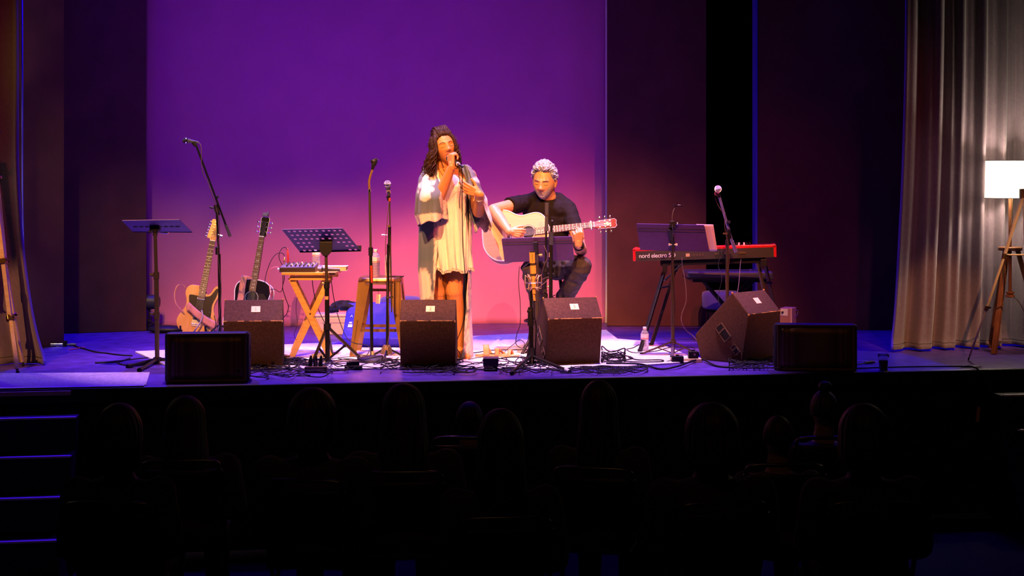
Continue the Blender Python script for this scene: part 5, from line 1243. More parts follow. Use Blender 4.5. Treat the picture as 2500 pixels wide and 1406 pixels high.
# sandals
m_tan = mat('tan_sandal', (.72, .36, .16), .55, noise_scale=30, noise_amt=.15)
for i, (px, py, rz, lab) in enumerate(((1196, 873, R(15), 'tan sandal with a tall arched strap beside the dark box'), (1228, 874, R(-18), 'flat tan sandal lying right of the arched one'))):
    t = Thing('sandal', lab, 'sandal', placed(px, py) + V((0, 0, .012)), rz, 'pair of tan sandals on the rug')
    so = [(q.x, q.y) for q in crom([V((-.11, 0, 0)), V((-.09, .034, 0)), V((-.02, .03, 0)), V((.06, .042, 0)), V((.11, .03, 0)), V((.125, 0, 0)), V((.10, -.034, 0)), V((.05, -.042, 0)), V((-.03, -.03, 0)), V((-.09, -.034, 0))], 4, closed=True)]
    t.part('sole', MB().prism(so, 0, .016), m_tan, smooth=40, bevel=.003)
    ar = crom([V((-.035, -.036, .012)), V((-.035, -.03, .06)), V((-.03, 0, .085 if i == 0 else .045)), V((-.02, .03, .06 if i == 0 else .03)), V((.01, .036, .012))], 6)
    t.part('strap', MB().grid(lambda u, v: ar[min(int(v * (len(ar) - 1)), len(ar) - 1)] + V(((u - .5) * (.045 if i == 0 else .03), 0, 0)), 3, len(ar) - 1), m_tan, smooth=180, solid=.004)
    ar2 = crom([V((.06, -.042, .01)), V((.055, -.02, .045)), V((.055, .02, .045)), V((.06, .042, .01))], 6)
    t.part('toe_strap', MB().grid(lambda u, v: ar2[min(int(v * (len(ar2) - 1)), len(ar2) - 1)] + V(((u - .5) * .025, 0, 0)), 3, len(ar2) - 1), m_tan, smooth=180, solid=.004)

# tangles nobody could count
def tangle(label, x0, x1, y0, y1, n, seed, r=(.003, .0055), hump=.05):
    rng = random.Random(seed); base = placed((x0 + x1) / 2, (y0 + y1) / 2)
    o = None; mb = MB()
    for i in range(n):
        cx, cy_ = rng.uniform(x0, x1), rng.uniform(y0, y1); pts = []
        wv = rng.random() < .62
        for j in range(rng.randint(5, 9)):
            if wv:   # long runs roughly along the stage
                px = cx + (j - 3) * rng.uniform(12, 34); py = cy_ + rng.uniform(-6, 6)
            else:    # loops
                a = j * 1.15 + i; px = cx + rng.uniform(18, 42) * cos(a); py = cy_ + rng.uniform(4, 11) * sin(a)
            px = min(max(px, x0 - 10), x1 + 10); py = min(max(py, y0), y1)
            q = fl(px, py); q.z = .018 + abs(rng.gauss(0, hump * .4)) * (1 if py < y1 - 3 else .4); pts.append(q - base)
        mb.tube(crom(pts, 5), rng.uniform(*r), 5)
    o = mb.build('cable_tangle', m_cable, None, smooth=180); o.location = base
    tag(o, label, 'cables', kind='stuff'); return o
tangle('tangle of black cables piled between monitor 1 and the perforated stand', 612, 800, 884, 928, 34, 1, (.0025, .0045), .03)
tangle('tangle of black cables spread between monitors 2 and 3', 940, 1330, 880, 916, 46, 2, (.0025, .0045), .022)
tangle('small knot of black cables beside monitor 3 on the rug', 1480, 1515, 868, 890, 12, 3)
tangle('coils of black cable heaped under the turned monitor', 1790, 1900, 876, 905, 26, 4, (.0025, .0045), .02)
tangle('flat run of black cables along the stage edge below monitor 3', 1330, 1570, 902, 917, 20, 5, (.0025, .004), .008)
tangle('sparse loops of black cable around the round stand base', 800, 975, 878, 914, 10, 6, (.0025, .004), .035)
# ------------------------------------------------------------------ people: helpers
def sst(a, b, x): t = min(1, max(0, (x - a) / (b - a))); return t * t * (3 - 2 * t)
class Head:
    W, D, H = .074, .094, .118
    def __init__(s, male=False, open_mouth=0.):
        s.j = .30 if male else .36
        k = 1.15 if male else 1.0
        s.b = [(0, -.031, .0085 * k, .010, .021 * k), (0, -.006, .0075, .018, .009 * k), (.0115 * k, -.036, .006, .006, .009), (.031, .003, .013, .010, -.0085), (.031, -.001, .011, .0065, .0050), (.028, .021, .017, .006, .0045 * k),
               (.042, -.03, .02, .02, .004), (0, -.0575, .016, .0045, .0065), (0, -.068, .014, .005, .0070), (0, -.063, .018, .0022, -.005), (0, -.099, .018 * k, .014, .008 * k), (0, -.048, .006, .008, -.002)]
        if male: s.b += [(.02, -.055, .006, .02, -.002), (.06, -.075, .02, .03, .004)]
    def bump(s, x, z):
        return sum(a * math.exp(-((abs(x) - cx) / sx) ** 2 * .5 - ((z - cz) / sz) ** 2 * .5) for cx, cz, sx, sz, a in s.b)
    def shape(s, dx, dy, dz):
        t = max(0, -dz); x = s.W * dx * (1 - s.j * t ** 1.7); z = s.H * dz
        y = s.D * dy * ((1 - .5 * t) if dy > 0 else (1 - .10 * t))
        if dy < 0: y -= s.bump(x, z) * sst(.05, .45, -dy)
        return V((x, y, z))
    def face(s, x, z, off=0.):
        dz = max(-.99, min(.99, z / s.H)); t = max(0, -dz); dx = x / (s.W * (1 - s.j * t ** 1.7)); q = 1 - dx * dx - dz * dz
        p = s.shape(dx, -sqrt(max(q, .0001)), dz); p.y -= off; return p
    def mesh(s, mb, M, nu=180, nv=120):
        mb.ell((0, 0, 0), 1, 8, 4) if False else None
        vs = [s.shape(0, 0, 1)]; fs = []
        for i in range(1, nv):
            ph = pi * i / nv
            for k in range(nu): th = 2 * pi * k / nu; vs.append(s.shape(sin(ph) * cos(th), sin(ph) * sin(th), cos(ph)))
        vs.append(s.shape(0, 0, -1)); Lx = len(vs) - 1
        for k in range(nu):
            k2 = (k + 1) % nu; fs.append([0, 1 + k, 1 + k2]); b = 1 + (nv - 2) * nu; fs.append([Lx, b + k2, b + k])
            for i in range(nv - 2): q = 1 + i * nu; fs.append([q + k, q + nu + k, q + nu + k2, q + k2])
        mb.add(vs, fs, M)
        for sx in (-1, 1):
            mb.ell((sx * .073, .012, -.012), (.010, .017, .030), 14, 10, M); mb.ell((sx * .079, .016, -.002), (.007, .012, .018), 12, 8, M)
    def patch(s, fn, nu, nv, M, off=.0012):
        return MB().grid(lambda u, v: s.face(*fn(u, v), off), nu, nv, M=M)
    def line(s, pts, r, M, off=.001, n=6):
        return MB().tube([M @ s.face(x, z, off) for x, z in pts], r, n)
def chain(mb, pts, rs, n=14):
    for i in range(len(pts) - 1): mb.capsule(pts[i], pts[i + 1], rs[i], rs[i + 1], n)
def hand(mb, wrist, Y, Z, right, curl, k=1.0, spread=.0, thumb=(.6, .5, .25)):
    """palm + five fingers. Y along the metacarpals, Z out of the palm, curl = per finger (a,b,c) degrees"""
    Y = V(Y).normalized(); Z = V(Z); Z = (Z - Y * Z.dot(Y)).normalized(); X = Y.cross(Z) if right else Z.cross(Y)
    W = V(wrist); P = lambda x, y, z: W + (X * x + Y * y + Z * z) * k
    lens = [(.042, .026, .021), (.046, .030, .022), (.042, .028, .021), (.033, .021, .018)]; bx = (.028, .0095, -.0095, -.027); by = (.088, .092, .087, .078); tips = []
    mb.capsule(P(0, -.01, 0), P(0, .02, 0), .023 * k, .024 * k, 12)
    for i in range(4):
        b = P(bx[i], by[i], 0); mb.capsule(P(bx[i] * .55, .012, 0), b, .015 * k, .0115 * k, 10)
        d = (Y + X * bx[i] * spread * 12).normalized(); p = b; ang = 0; r = .0098 * k if i < 3 else .0085 * k
        for j in range(3):
            ang += R(curl[i][j]); dd = d * cos(ang) + Z * sin(ang); q = p + dd * lens[i][j] * k
            mb.capsule(p, q, r, r * .9, 10); p = q; r *= .91
        tips.append(p)
    # thumb leaves the side of the palm
    a = P(.018, .02, .008); b = P(.040, .048, .014); mb.capsule(a, b, .016 * k, .0125 * k, 10)
    t = V(thumb).normalized(); c = b + (X * t.x + Y * t.y + Z * t.z) * .034 * k; e = c + (X * t.x * .6 + Y * (t.y + .3) + Z * t.z).normalized() * .028 * k
    mb.capsule(b, c, .0115 * k, .0105 * k, 10); mb.capsule(c, e, .0105 * k, .009 * k, 10); tips.append(e)
    return tips
def mat_skin(name, col):
    m = mat(name, col, .48, noise_scale=14, noise_amt=.12, bump=.05, bump_scale=500); b = m.node_tree.nodes['Principled BSDF']
    b.inputs['Subsurface Weight'].default_value = .12; b.inputs['Subsurface Radius'].default_value = (.012, .005, .003); b.inputs['Subsurface Scale'].default_value = 1.0
    return m
m_skin = mat_skin('warm_skin', (.68, .28, .10)); m_skin2 = mat_skin('tanned_skin', (.62, .31, .16))
m_lip = mat('lip_skin', (.42, .14, .12), .4); m_lash = mat('lash_dark', (.03, .015, .012), .7)
def strand_noise(p, s): return noise.noise_vector(p * s)

# ------------------------------------------------------------------ the singer
S = Thing('person', 'standing singer in white dress and long tie-dyed robe with microphone at mouth', 'person', placed(1086, 875) + V((0, 0, .012)))
p = S.p
body = MB()
hp = p(1083, 360, -.03)
Mh = Matrix.Translation(hp) @ Matrix.Rotation(R(20), 4, 'Z') @ Matrix.Rotation(R(-12), 4, 'Y') @ Matrix.Rotation(R(-9), 4, 'X') @ Matrix.Scale(1.07, 4)
hd = Head(); hd.mesh(body, Mh)
chain(body, [p(1083, 420, .02), p(1082, 402, .0), p(1083, 382, .0)], [.062, .054, .052])
body.ell(p(1084, 560, 0), (.165, .118, .15), 24, 14); body.ell(p(1085, 510, 0), (.138, .10, .15), 24, 14); body.ell(p(1086, 455, -.005), (.150, .112, .14), 24, 14)
for sx in (-1, 1): body.ell(p(1086 + sx * 22, 462, -.085), (.062, .055, .062), 16, 10)
chain(body, [p(1046, 428, .0), p(1070, 416, .01), p(1100, 416, .01), p(1144, 430, .0)], [.056, .056, .056, .056])
# right arm lifts the microphone, left hand lies on the chest
el, wr = p(1072, 482, -.19), p(1103, 407, -.26)
chain(body, [p(1045, 428), el], [.054, .042]); chain(body, [el, el.lerp(wr, .35), wr], [.041, .041, .026])
tipsR = hand(body, wr, V((-.10, .28, 1)), V((.75, .60, 0)), True, [(62, 70, 45), (66, 74, 48), (70, 76, 50), (72, 78, 50)], 1.0, thumb=(.25, .55, .75))
el2, wr2 = p(1168, 517, -.08), p(1171, 474, -.27)
chain(body, [p(1146, 430), el2], [.054, .043]); chain(body, [el2, el2.lerp(wr2, .35), wr2], [.042, .041, .027])
tipsL = hand(body, wr2, V((-1, .12, .42)), V((.05, 1, .1)), False, [(14, 18, 12), (16, 22, 14), (20, 26, 16), (26, 28, 16)], 1.0, spread=.35, thumb=(.75, .75, .1))
# legs
kn, an, toe = p(1109, 712, -.04), p(1119, 850, .02), p(1142, 871, -.12)
chain(body, [p(1106, 590, .0), kn], [.092, .064]); chain(body, [kn, kn.lerp(an, .32) + V((.004, .02, 0)), an], [.062, .058, .038]); chain(body, [an, p(1124, 864, -.02), toe], [.036, .034, .024]); body.ell(p(1119, 866, .04), (.03, .034, .026))
kn2, an2, toe2 = p(1070, 714, .03), p(1070, 852, .08), p(1060, 872, -.10)
chain(body, [p(1062, 590, .0), kn2], [.092, .062]); chain(body, [kn2, kn2.lerp(an2, .32) + V((0, .02, 0)), an2], [.060, .056, .037]); chain(body, [an2, p(1069, 864, .04), toe2], [.036, .034, .024])
remeshed('body', body, m_skin, S.o, .0034, 3)
for sx in (-1, 1):
    S.part('eyelash', hd.line([(sx * x, z) for x, z in ((.019, -.003), (.025, -.007), (.031, -.0085), (.038, -.0072), (.044, -.003))], .0013, Mh, .0005), m_lash, smooth=180)
    S.part('eyebrow', hd.line([(sx * x, z) for x, z in ((.014, .018), (.022, .023), (.032, .0255), (.042, .022), (.048, .017))], [.0016, .0024, .0023, .0018, .001], Mh, .0006), mat('brow_brown', (.07, .03, .02), .8), smooth=180)
S.part('lips', hd.patch(lambda u, v: ((u - .5) * .046, -.0635 + (v - .5) * .021 * (1 - abs(2 * u - 1) ** 1.8)), 16, 6, Mh), m_lip, smooth=180)
# hair: crown plus wavy locks
m_hair = mat('dark_brown_hair', (.040, .014, .009), .6, noise_scale=60, noise_amt=.5, spec=.3)
hair = MB(); rng = random.Random(21)
def crown(u, v):
    th = 2 * pi * u; ph = v * 1.75
    d = V((sin(ph) * sin(th), -sin(ph) * cos(th), cos(ph)))
    fr = sst(.15, .75, cos(th)) # front factor
    ph2 = ph * (1 - .42 * fr)
    d = V((sin(ph2) * sin(th), -sin(ph2) * cos(th), cos(ph2)))
    q = hd.shape(d.x, d.y, d.z); n = 1.08 - .06 * fr * sst(.5, 1, v) + .035 * noise.noise(V((u * 30, v * 8, 2))) + .02 * sin(u * 70)
    return V((q.x * n, q.y * n + .004, q.z * (1.06 + .04 * noise.noise(V((u * 24, v * 6, 5))))))
hair.grid(crown, 90, 22, closed_u=True, M=Mh)
for i in range(520):
    az = rng.uniform(R(50), R(310)) if i < 430 else rng.choice((-1, 1)) * rng.uniform(R(52), R(85))
    dirx, diry = sin(az), -cos(az); left = dirx < -.1
    L_ = rng.uniform(.16, .34) if left else (rng.uniform(.14, .26) if diry > .1 else rng.uniform(.10, .18))
    r0 = rng.uniform(1.08, 1.30 if left else 1.22); ph0 = rng.uniform(.15, 1.1); pts = []
    for j in range(3):
        ph = ph0 + (pi / 2 - ph0) * j / 2
        q = hd.shape(sin(ph) * dirx, sin(ph) * diry, cos(ph)); pts.append(Mh @ V((q.x * r0, q.y * r0, q.z * (1.08 + .06 * rng.random()))))
    q = pts[-1]; out = (Mh.to_3x3() @ V((dirx, diry * .9, 0))).normalized(); wv = rng.uniform(0, 6.28); fr = rng.uniform(7, 19); wa = rng.uniform(.6, 1.5); nn_ = 8
    for j in range(1, nn_ + 1):
        s_ = j / nn_
        pts.append(q + V((0, 0, -L_ * s_)) + out * ((.058 if left else .018) * s_ ** .8 * rng.uniform(.8, 1.2)) + V((.016 * sin(wv + s_ * fr), .012 * cos(wv + s_ * fr), 0)) * (.3 + s_) * wa)
    pp = crom(pts, 3); m_ = len(pp); rr = rng.uniform(.0035, .0075)
    hair.tube(pp, [rr * (1 - .8 * (k_ / (m_ - 1)) ** 2) for k_ in range(m_)], 5)
for i in range(230):   # locks sweeping from the hairline back over the crown or out to the sides
    th0 = rng.uniform(-1.05, 1.05); sd = -1 if th0 < 0 else 1; z0 = .080 - .034 * abs(th0) ** 2 + rng.uniform(-.005, .006); k_ = sst(.35, .9, abs(th0) + rng.uniform(-.2, .2))
    x0 = .064 * sin(th0); q0 = hd.face(x0, z0, .001); lf_ = rng.uniform(.002, .018); wob = rng.uniform(-.012, .012)
    A = [V((x0 * 1.05, q0.y * .95, z0 + .016 + lf_ * .5)), V((x0 * 1.05 + wob, -.03, .126 + lf_)), V((x0 * .9 + wob, .03, .125 + lf_)), V((x0 * .7, .085, .085)), V((x0 * .9, .105, .02))]
    B = [V((x0 * 1.15 + sd * .004, q0.y * .93, z0 + .010 + lf_ * .4)), V((sd * .060, -.045, .088 + lf_ * .5)), V((sd * (.078 + lf_ * .4), .0, .055)), V((sd * .086, .02, .005)), V((sd * .09, .03, -.05))]
    pp = crom([Mh @ q0] + [Mh @ u_.lerp(w_, k_) for u_, w_ in zip(A, B)], 4); rr = rng.uniform(.003, .0055); hair.tube(pp, [rr] * (len(pp) - 3) + [rr * .8, rr * .6, rr * .3], 5)
for i in range(70):   # teased half-up top
    az = rng.uniform(0, 6.28); a0 = rng.uniform(.0, .055)
    b0 = Mh @ V((a0 * sin(az) * .8 - .004, a0 * cos(az) * .8 + .01, .118)); pts = [b0]
    for j in range(1, 5): pts.append(b0 + V((.03 * sin(az + j * .9), .03 * cos(az + j * 1.1), .012 * j - .0035 * j * j)) * rng.uniform(.6, 1.1))
    hair.tube(crom(pts, 3), .004, 5)
for i in range(240):   # flyaway strands
    az = rng.uniform(0, 6.28); ph = rng.uniform(.1, 1.9); d_ = V((sin(ph) * sin(az), -sin(ph) * cos(az), cos(ph)))
    if d_.y < -.55 and d_.z < .75: continue
    q = hd.shape(d_.x, d_.y, d_.z) * 1.12; pts = [Mh @ q]
    for j in range(1, 4): pts.append(Mh @ (q + d_ * ((.012 if ph > 1.0 else .005) * j) + V((rng.uniform(-.014, .014), rng.uniform(-.014, .014), -.016 * j * (1 if ph > .9 else -.1) + rng.uniform(-.006, .006)))))
    hair.tube(crom(pts, 3), .0011, 4)
S.part('hair', hair, m_hair, smooth=180)
S.part('face_strand', MB().tube(crom([Mh @ V((-.055, -.07, .075)), Mh @ V((-.066, -.078, .02)), Mh @ V((-.066, -.072, -.04)), Mh @ V((-.058, -.06, -.10)), Mh @ V((-.05, -.05, -.14))], 5), [.004] * 11 + [.003] * 10, 5), m_hair, smooth=180)
ear = Mh @ V((-.082, .008, -.045))
S.part('earring', MB().tube([ear + V((.010 * sin(a * pi / 8), 0, -.022 + .022 * cos(a * pi / 8))) for a in range(16)], .0014, 5, closed=True), m_brass, smooth=180)
# white dress
m_dress = mat('white_crinkle_cotton', (.86, .80, .72), .85, noise_scale=10, noise_amt=.06, bump=.35, bump_scale=45, spec=.2)
def dress(u, v):
    th = 2 * pi * u; fx, fy = sin(th), -cos(th)          # u=0 is the front
    zt, zb = p(0, 418).z, p(0, 657).z
    top = zt - (.10 * math.exp(-(min(u, 1 - u) / .055) ** 2) + .035 * abs(fx) ** 6) ; z = top + (zb - top) * v
    k = (zt - z) / (zt - zb)
    a = .136 + .02 * math.exp(-((k - .15) / .15) ** 2) + .004 * sst(.35, .8, k); b = .118 + .045 * math.exp(-((k - .16) / .10) ** 2) * max(0, -fy) + .028 * sst(.3, 1, k)
    a -= .07 * sst(.10, .0, k)
    fold = (.004 + .012 * k * k) * sin(th * 11 + 1.5 * sin(k * 3)) + .006 * k * sin(th * 23 + k * 4)
    r = 1 + fold / .15
    cx = p(1086 + 19 * k, 500).x
    zz = z + (.010 * sin(th * 6 + .6) + .004 * sin(th * 19)) * sst(.93, 1, v)
    return V((cx + a * fx * r, b * fy * r - .012 - .03 * k * max(0, -fy), zz))
DR = S.part('dress', MB().grid(dress, 150, 60, closed_u=True), m_dress, smooth=180, solid=.0025)
S.part('waist_seam', MB().tube([dress(i / 60, .20) * 1.0 + V((0, -.002 if cos(2 * pi * i / 60) > 0 else .002, 0)) for i in range(60)], .0016, 5, closed=True), mat('seam_tan', (.55, .48, .42), .9), DR, smooth=180)  # thin seam line, darker than the dress
lace = MB()
for i in range(120):
    q = dress(i / 120, 1); lace.ell(q + V((0, 0, -.004 - .003 * abs(sin(i * .8)))), (.006, .0035, .008), 6, 4)
lc = S.part('lace_hem', lace, mat('cream_lace', (.80, .72, .60), .8, noise_scale=200, noise_amt=.4), DR); lc['kind'] = 'stuff'
# robe
GREY = V((.10, .14, .19)); PALE = V((.80, .66, .62)); MAUVE = V((.40, .34, .46))
def lerpk(tab, x):
    for (x0, v0), (x1, v1) in zip(tab, tab[1:]):
        if x <= x1:
            t = sst(0, 1, (x - x0) / (x1 - x0)) if x1 > x0 else 0
            return v0 + (v1 - v0) * max(0, min(1, t))
    return tab[-1][1]
def paint(o, fn):
    me = o.data; ca = me.color_attributes.new('dye', 'FLOAT_COLOR', 'POINT')
    for i, v in enumerate(me.vertices): c_ = fn(v.co); ca.data[i].color = (c_[0], c_[1], c_[2], 1)
m_robe = mat_attr('tie_dyed_robe', 'dye', .85, .2, 250, sheen=.1)
def lacep(co, f=70): return noise.noise(co * f) + .6 * noise.noise(co * f * 2.3 + V((3, 1, 2)))
def blob(co, px, py, rx, rz, nz=.35):
    q = p(px, py); return 1 - sqrt(((co.x - q.x) / rx) ** 2 + ((co.z - q.z) / rz) ** 2) + nz * noise.noise(co * 22)
def dye(co, regions, lace_regions):
    c_ = GREY.copy(); c_ = c_ + (MAUVE - GREY) * max(0, min(1, .2 + .6 * noise.noise(co * 6)))*.35
    for r in regions:
        k_ = sst(-.05, .08, blob(co, *r)); c_ = c_.lerp(PALE, k_)
    for r in lace_regions:
        k_ = sst(-.05, .1, blob(co, *r)); n = sst(.10, .35, lacep(co)); c_ = c_.lerp(PALE.lerp(V((.30, .22, .24)), n * .75), k_)
    return c_
TL = [(400, 1056), (414, 1042), (440, 1036), (500, 1030), (560, 1022), (650, 1021), (734, 1026), (875, 1032)]; TR = [(400, 1130), (414, 1146), (440, 1153), (500, 1153), (560, 1152), (650, 1151), (734, 1150), (875, 1154)]
IL = [(400, 1068), (440, 1076), (500, 1086), (560, 1079), (650, 1067), (734, 1062), (875, 1052)]; IR = [(400, 1122), (440, 1138), (500, 1147), (560, 1146), (650, 1143), (734, 1139), (830, 1134), (875, 1128)]
def robe(u, v):
    py = 402 + v * 468
    xl, xr, il, ir = (lerpk(t_, py) for t_ in (TL, TR, IL, IR))
    cx, a = (xl + xr) / 2, (xr - xl) / 2
    b = .135 + .03 * v; b *= sst(-.12, .10, v) * .5 + .5
    pl = pi - math.asin(max(-1, min(1, (cx - il) / a))); pr = pi - math.asin(max(-1, min(1, (ir - cx) / a)))
    ph = -pl + (pl + pr) * u
    f = 1 + (.02 + .05 * v) * sin(ph * 9 + 2 * sin(v * 2)) * .6 + .02 * v * sin(ph * 21 + v * 3)
    q = p(cx + a * sin(ph) * (1 + (f - 1) * .4), py); return V((q.x, b * cos(ph) * f + .01 - (.02 * v if cos(ph) < 0 else 0), q.z))
o = S.part('robe', MB().grid(robe, 130, 70), m_robe, smooth=180, solid=.003)
paint(o, lambda co: dye(co, [(1036, 694, .062, .115, .3), (1150, 700, .035, .2, .2), (1128, 640, .012, .05, 0)], [(1149, 600, .03, .5, .15), (1068, 560, .022, .12, .1), (1066, 660, .016, .22, .1), (1058, 770, .02, .2, .1), (1148, 820, .05, .2, .2), (1075, 425, .016, .10, .1)]))
# sleeves
def sleeve_left(u, v):
    py = 398 + v * (152 - 18 * sst(.3, 1, u) * v)
    xl = lerpk([(398, 1050), (412, 1034), (440, 1024), (480, 1019), (520, 1018), (552, 1026)], py); xr = lerpk([(398, 1060), (420, 1072), (450, 1082), (475, 1092), (510, 1094), (552, 1095)], py)
    ps = R(58) + R(292) * u; am = .03 + .07 * v * v
    f = 1 + am * sin(ps * 6 + v * 2.5) + .02 * v * sin(ps * 13)
    cx, a = (xl + xr) / 2, (xr - xl) / 2 / 333 * 1.0
    q = p(cx, py); return V((q.x + a * cos(ps) * f, -.03 - .09 * sst(0, .6, v) + (.07 + .115 * sst(0, .6, v)) * sin(ps) * f, q.z + .008 * v * sin(ps * 6)))
o = S.part('sleeve', MB().grid(sleeve_left, 90, 46), m_robe, smooth=180, solid=.0025)
paint(o, lambda co: dye(co, [(1043, 458, .052, .088, .6), (1058, 542, .15, .075, .25)], [(1060, 440, .022, .04, .2), (1088, 470, .03, .16, .2)]))
def sleeve_right(u, v):
    py = 402 + v * 160 - 60 * v * sst(.25, 0, u)
    xl = lerpk([(400, 1132), (440, 1140), (500, 1148), (562, 1160)], py); xr = lerpk([(400, 1140), (410, 1151), (425, 1161), (450, 1172), (494, 1190), (540, 1201), (562, 1196)], py)
    g_ = sst(.28, .62, v); s0_ = R(-90 + 28 * g_); s1_ = R(270 - 82 * g_); ps = s0_ + (s1_ - s0_) * u; am = .03 + .08 * v * v
    f = 1 + am * sin(ps * 6 + 1 + v * 2) + .02 * v * sin(ps * 14)
    cx, a = (xl + xr) / 2, (xr - xl) / 2 / 333
    q = p(cx, py); return V((q.x + a * cos(ps) * f, -.03 - .05 * v + (.06 + .09 * sst(0, .7, v)) * sin(ps) * f, q.z + .02 * v * sin(ps * 4)))
o = S.part('sleeve', MB().grid(sleeve_right, 90, 46), m_robe, smooth=180, solid=.0025)
paint(o, lambda co: dye(co, [(1166, 438, .03, .02, .2)], [(1192, 530, .06, .16, .2), (1180, 560, .08, .06, .2)]))
nk = crom([p(1068, 404, -.045), p(1078, 424, -.10), p(1092, 440, -.135), p(1104, 428, -.12), p(1112, 406, -.05)], 6)
S.part('necklace', MB().tube(nk, .0013, 5), mat('dark_beads', (.12, .05, .06), .5), smooth=180)
for i in range(9): pass
br = wr2.lerp(el2, .18)
ax_, bx_ = axes((wr2 - el2).normalized())
S.part('bracelet', MB().tube([br + (ax_ * cos(a * pi / 10) + bx_ * sin(a * pi / 10)) * .034 for a in range(20)], .0026, 6, closed=True), m_chrome, smooth=180)
S.part('finger_ring', MB().ell(p(1099, 377, -.235), (.006, .005, .004)), m_chrome)
# microphone in her hand
mt_, tl_ = p(1093, 384, -.145), p(1124, 404, -.285)
mc = Thing('vocal_microphone', 'dark handheld microphone gripped at the mouth of the singer', 'microphone', S.loc + mt_)
mic_dyn(mc, V((0, 0, 0)), tl_ - mt_, .0255, m_mesh, m_micbody); u_ = (tl_ - mt_).normalized()
mc.part('collar', MB().cyl((tl_ - mt_) - u_ * .035, (tl_ - mt_) - u_ * .028, .0155), m_white); mc.part('plug', MB().cyl((tl_ - mt_), (tl_ - mt_) + u_ * .035, .009, .006), m_blkmet)
e0 = S.loc + tl_ + u_ * .03; Ys = S.Y
cable('long black cable hanging from the microphone down the front of the singer', [e0, at(1127, 412, Ys - .30), at(1130, 430, Ys - .29), at(1128, 455, Ys - .28), at(1129, 520, Ys - .25), at(1130, 600, Ys - .24), at(1134, 650, Ys - .23), at(1137, 700, Ys - .22), at(1136, 740, Ys - .22), at(1130, 790, Ys - .21), at(1118, 825, Ys - .22), at(1112, 840, Ys - .25), at(1116, 852, Ys - .3), at(1124, 866, Ys - .35), fl(1120, 884, .02)], .0032)
cable('short loop of microphone cable over the chest of the singer', [e0, at(1122, 412, Ys - .31), at(1121, 435, Ys - .3), at(1125, 455, Ys - .29), at(1122, 490, Ys - .27), at(1122, 509, Ys - .26)], .0026)

# ------------------------------------------------------------------ the guitarist
G = Thing('person', 'seated grey-haired guitarist in black T-shirt looking down at the fretboard', 'person', V((at(1338, 700, 11.9).x, 11.9, 0)))
p = G.p
body = MB()
hp = p(1329, 444, -.10)
Mh = Matrix.Translation(hp) @ Matrix.Rotation(R(-15), 4, 'Z') @ Matrix.Rotation(R(4), 4, 'Y') @ Matrix.Rotation(R(9), 4, 'X') @ Matrix.Scale(1.17, 4)
hd = Head(True); hd.mesh(body, Mh)
chain(body, [p(1340, 500, .02), p(1338, 480, -.03), p(1333, 460, -.06)], [.070, .064, .062])
shL, shR = p(1286, 494, -.03), p(1389, 510, -.03)
tor = [(p(1338, 640, .02), (.165, .125, .12)), (p(1338, 590, .02), (.16, .12, .13)), (p(1338, 540, .01), (.175, .125, .13)), (p(1338, 515, .0), (.185, .115, .10))]
for c_, r_ in tor: body.ell(c_, r_, 24, 14)
chain(body, [shL, p(1315, 487, .02), p(1360, 492, .02), shR], [.062, .066, .066, .062])
eR, wR = p(1205, 512, -.30), p(1243, 566, -.475)
chain(body, [shL, eR], [.058, .045]); chain(body, [eR, eR.lerp(wR, .35), wR], [.045, .046, .029])
hand(body, wR, V((1, .02, -.14)), V((.1, 1, -.1)), True, [(40, 50, 32), (46, 54, 34), (52, 56, 34), (58, 56, 34)], .98, spread=.5, thumb=(.45, .95, .25))
eL, wL = p(1419, 612, -.24), p(1412, 597, -.49)
chain(body, [shR, eL], [.058, .046]); chain(body, [eL, eL.lerp(wL, .35), wL], [.046, .047, .030])
hand(body, wL, V((-.04, -.30, .95)), V((-.25, .92, .28)), False, [(58, 78, 45), (62, 80, 46), (66, 82, 48), (70, 82, 48)], 1.04, spread=.6, thumb=(.05, 1.4, .55))
hipL, kL, aL = p(1316, 654, .0), p(1298, 656, -.36), p(1320, 768, -.22)
hipR, kR, aR = p(1362, 652, .0), p(1419, 650, -.33), p(1372, 742, -.02)
legs = [([hipL, kL], [.088, .066]), ([kL, kL.lerp(aL, .3), aL], [.064, .062, .045]), ([hipR, kR], [.092, .068]), ([kR, kR.lerp(aR, .3), aR], [.066, .064, .046])]
for a_, b_ in legs: chain(body, a_, b_)
remeshed('body', body, m_skin2, G.o, .0036, 3)
# eyes look down
for sx in (-1, 1):
    G.part('eyelash', hd.line([(sx * x, z) for x, z in ((.019, -.003), (.025, -.006), (.031, -.0075), (.038, -.006), (.044, -.003))], .0014, Mh, .0005), m_lash, smooth=180)
    G.part('eyebrow', hd.line([(sx * x, z) for x, z in ((.012, .017), (.022, .021), (.034, .0225), (.046, .018))], [.0026, .0034, .0032, .002], Mh, .0008), mat('brow_grey', (.16, .12, .11), .8), smooth=180)
G.part('lips', hd.patch(lambda u, v: ((u - .5) * .044, -.064 + (v - .5) * .012 * (1 - abs(2 * u - 1) ** 2)), 14, 4, Mh), mat('lip_dark', (.30, .11, .09), .5), smooth=180)
m_grey = mat('silver_hair', (.46, .44, .58), .5, noise_scale=90, noise_amt=.55, spec=.5)
hair = MB(); rng = random.Random(5)
def mcrown(u, v):
    th = 2 * pi * u; fr = sst(.2, .8, cos(th)); ph = v * (1.75 - .86 * fr - .3 * math.exp(-((abs(sin(th)) - 1) / .12) ** 2))
    q = hd.shape(sin(ph) * sin(th), -sin(ph) * cos(th), cos(ph)); n = 1.065 - .05 * sst(.7, 1, v) + .02 * noise.noise(V((u * 22, v * 8, 1)))
    return V((q.x * n, q.y * n, q.z * (1.07 + .05 * noise.noise(V((u * 20, v * 7, 4))))))
hair.grid(mcrown, 80, 20, closed_u=True, M=Mh)
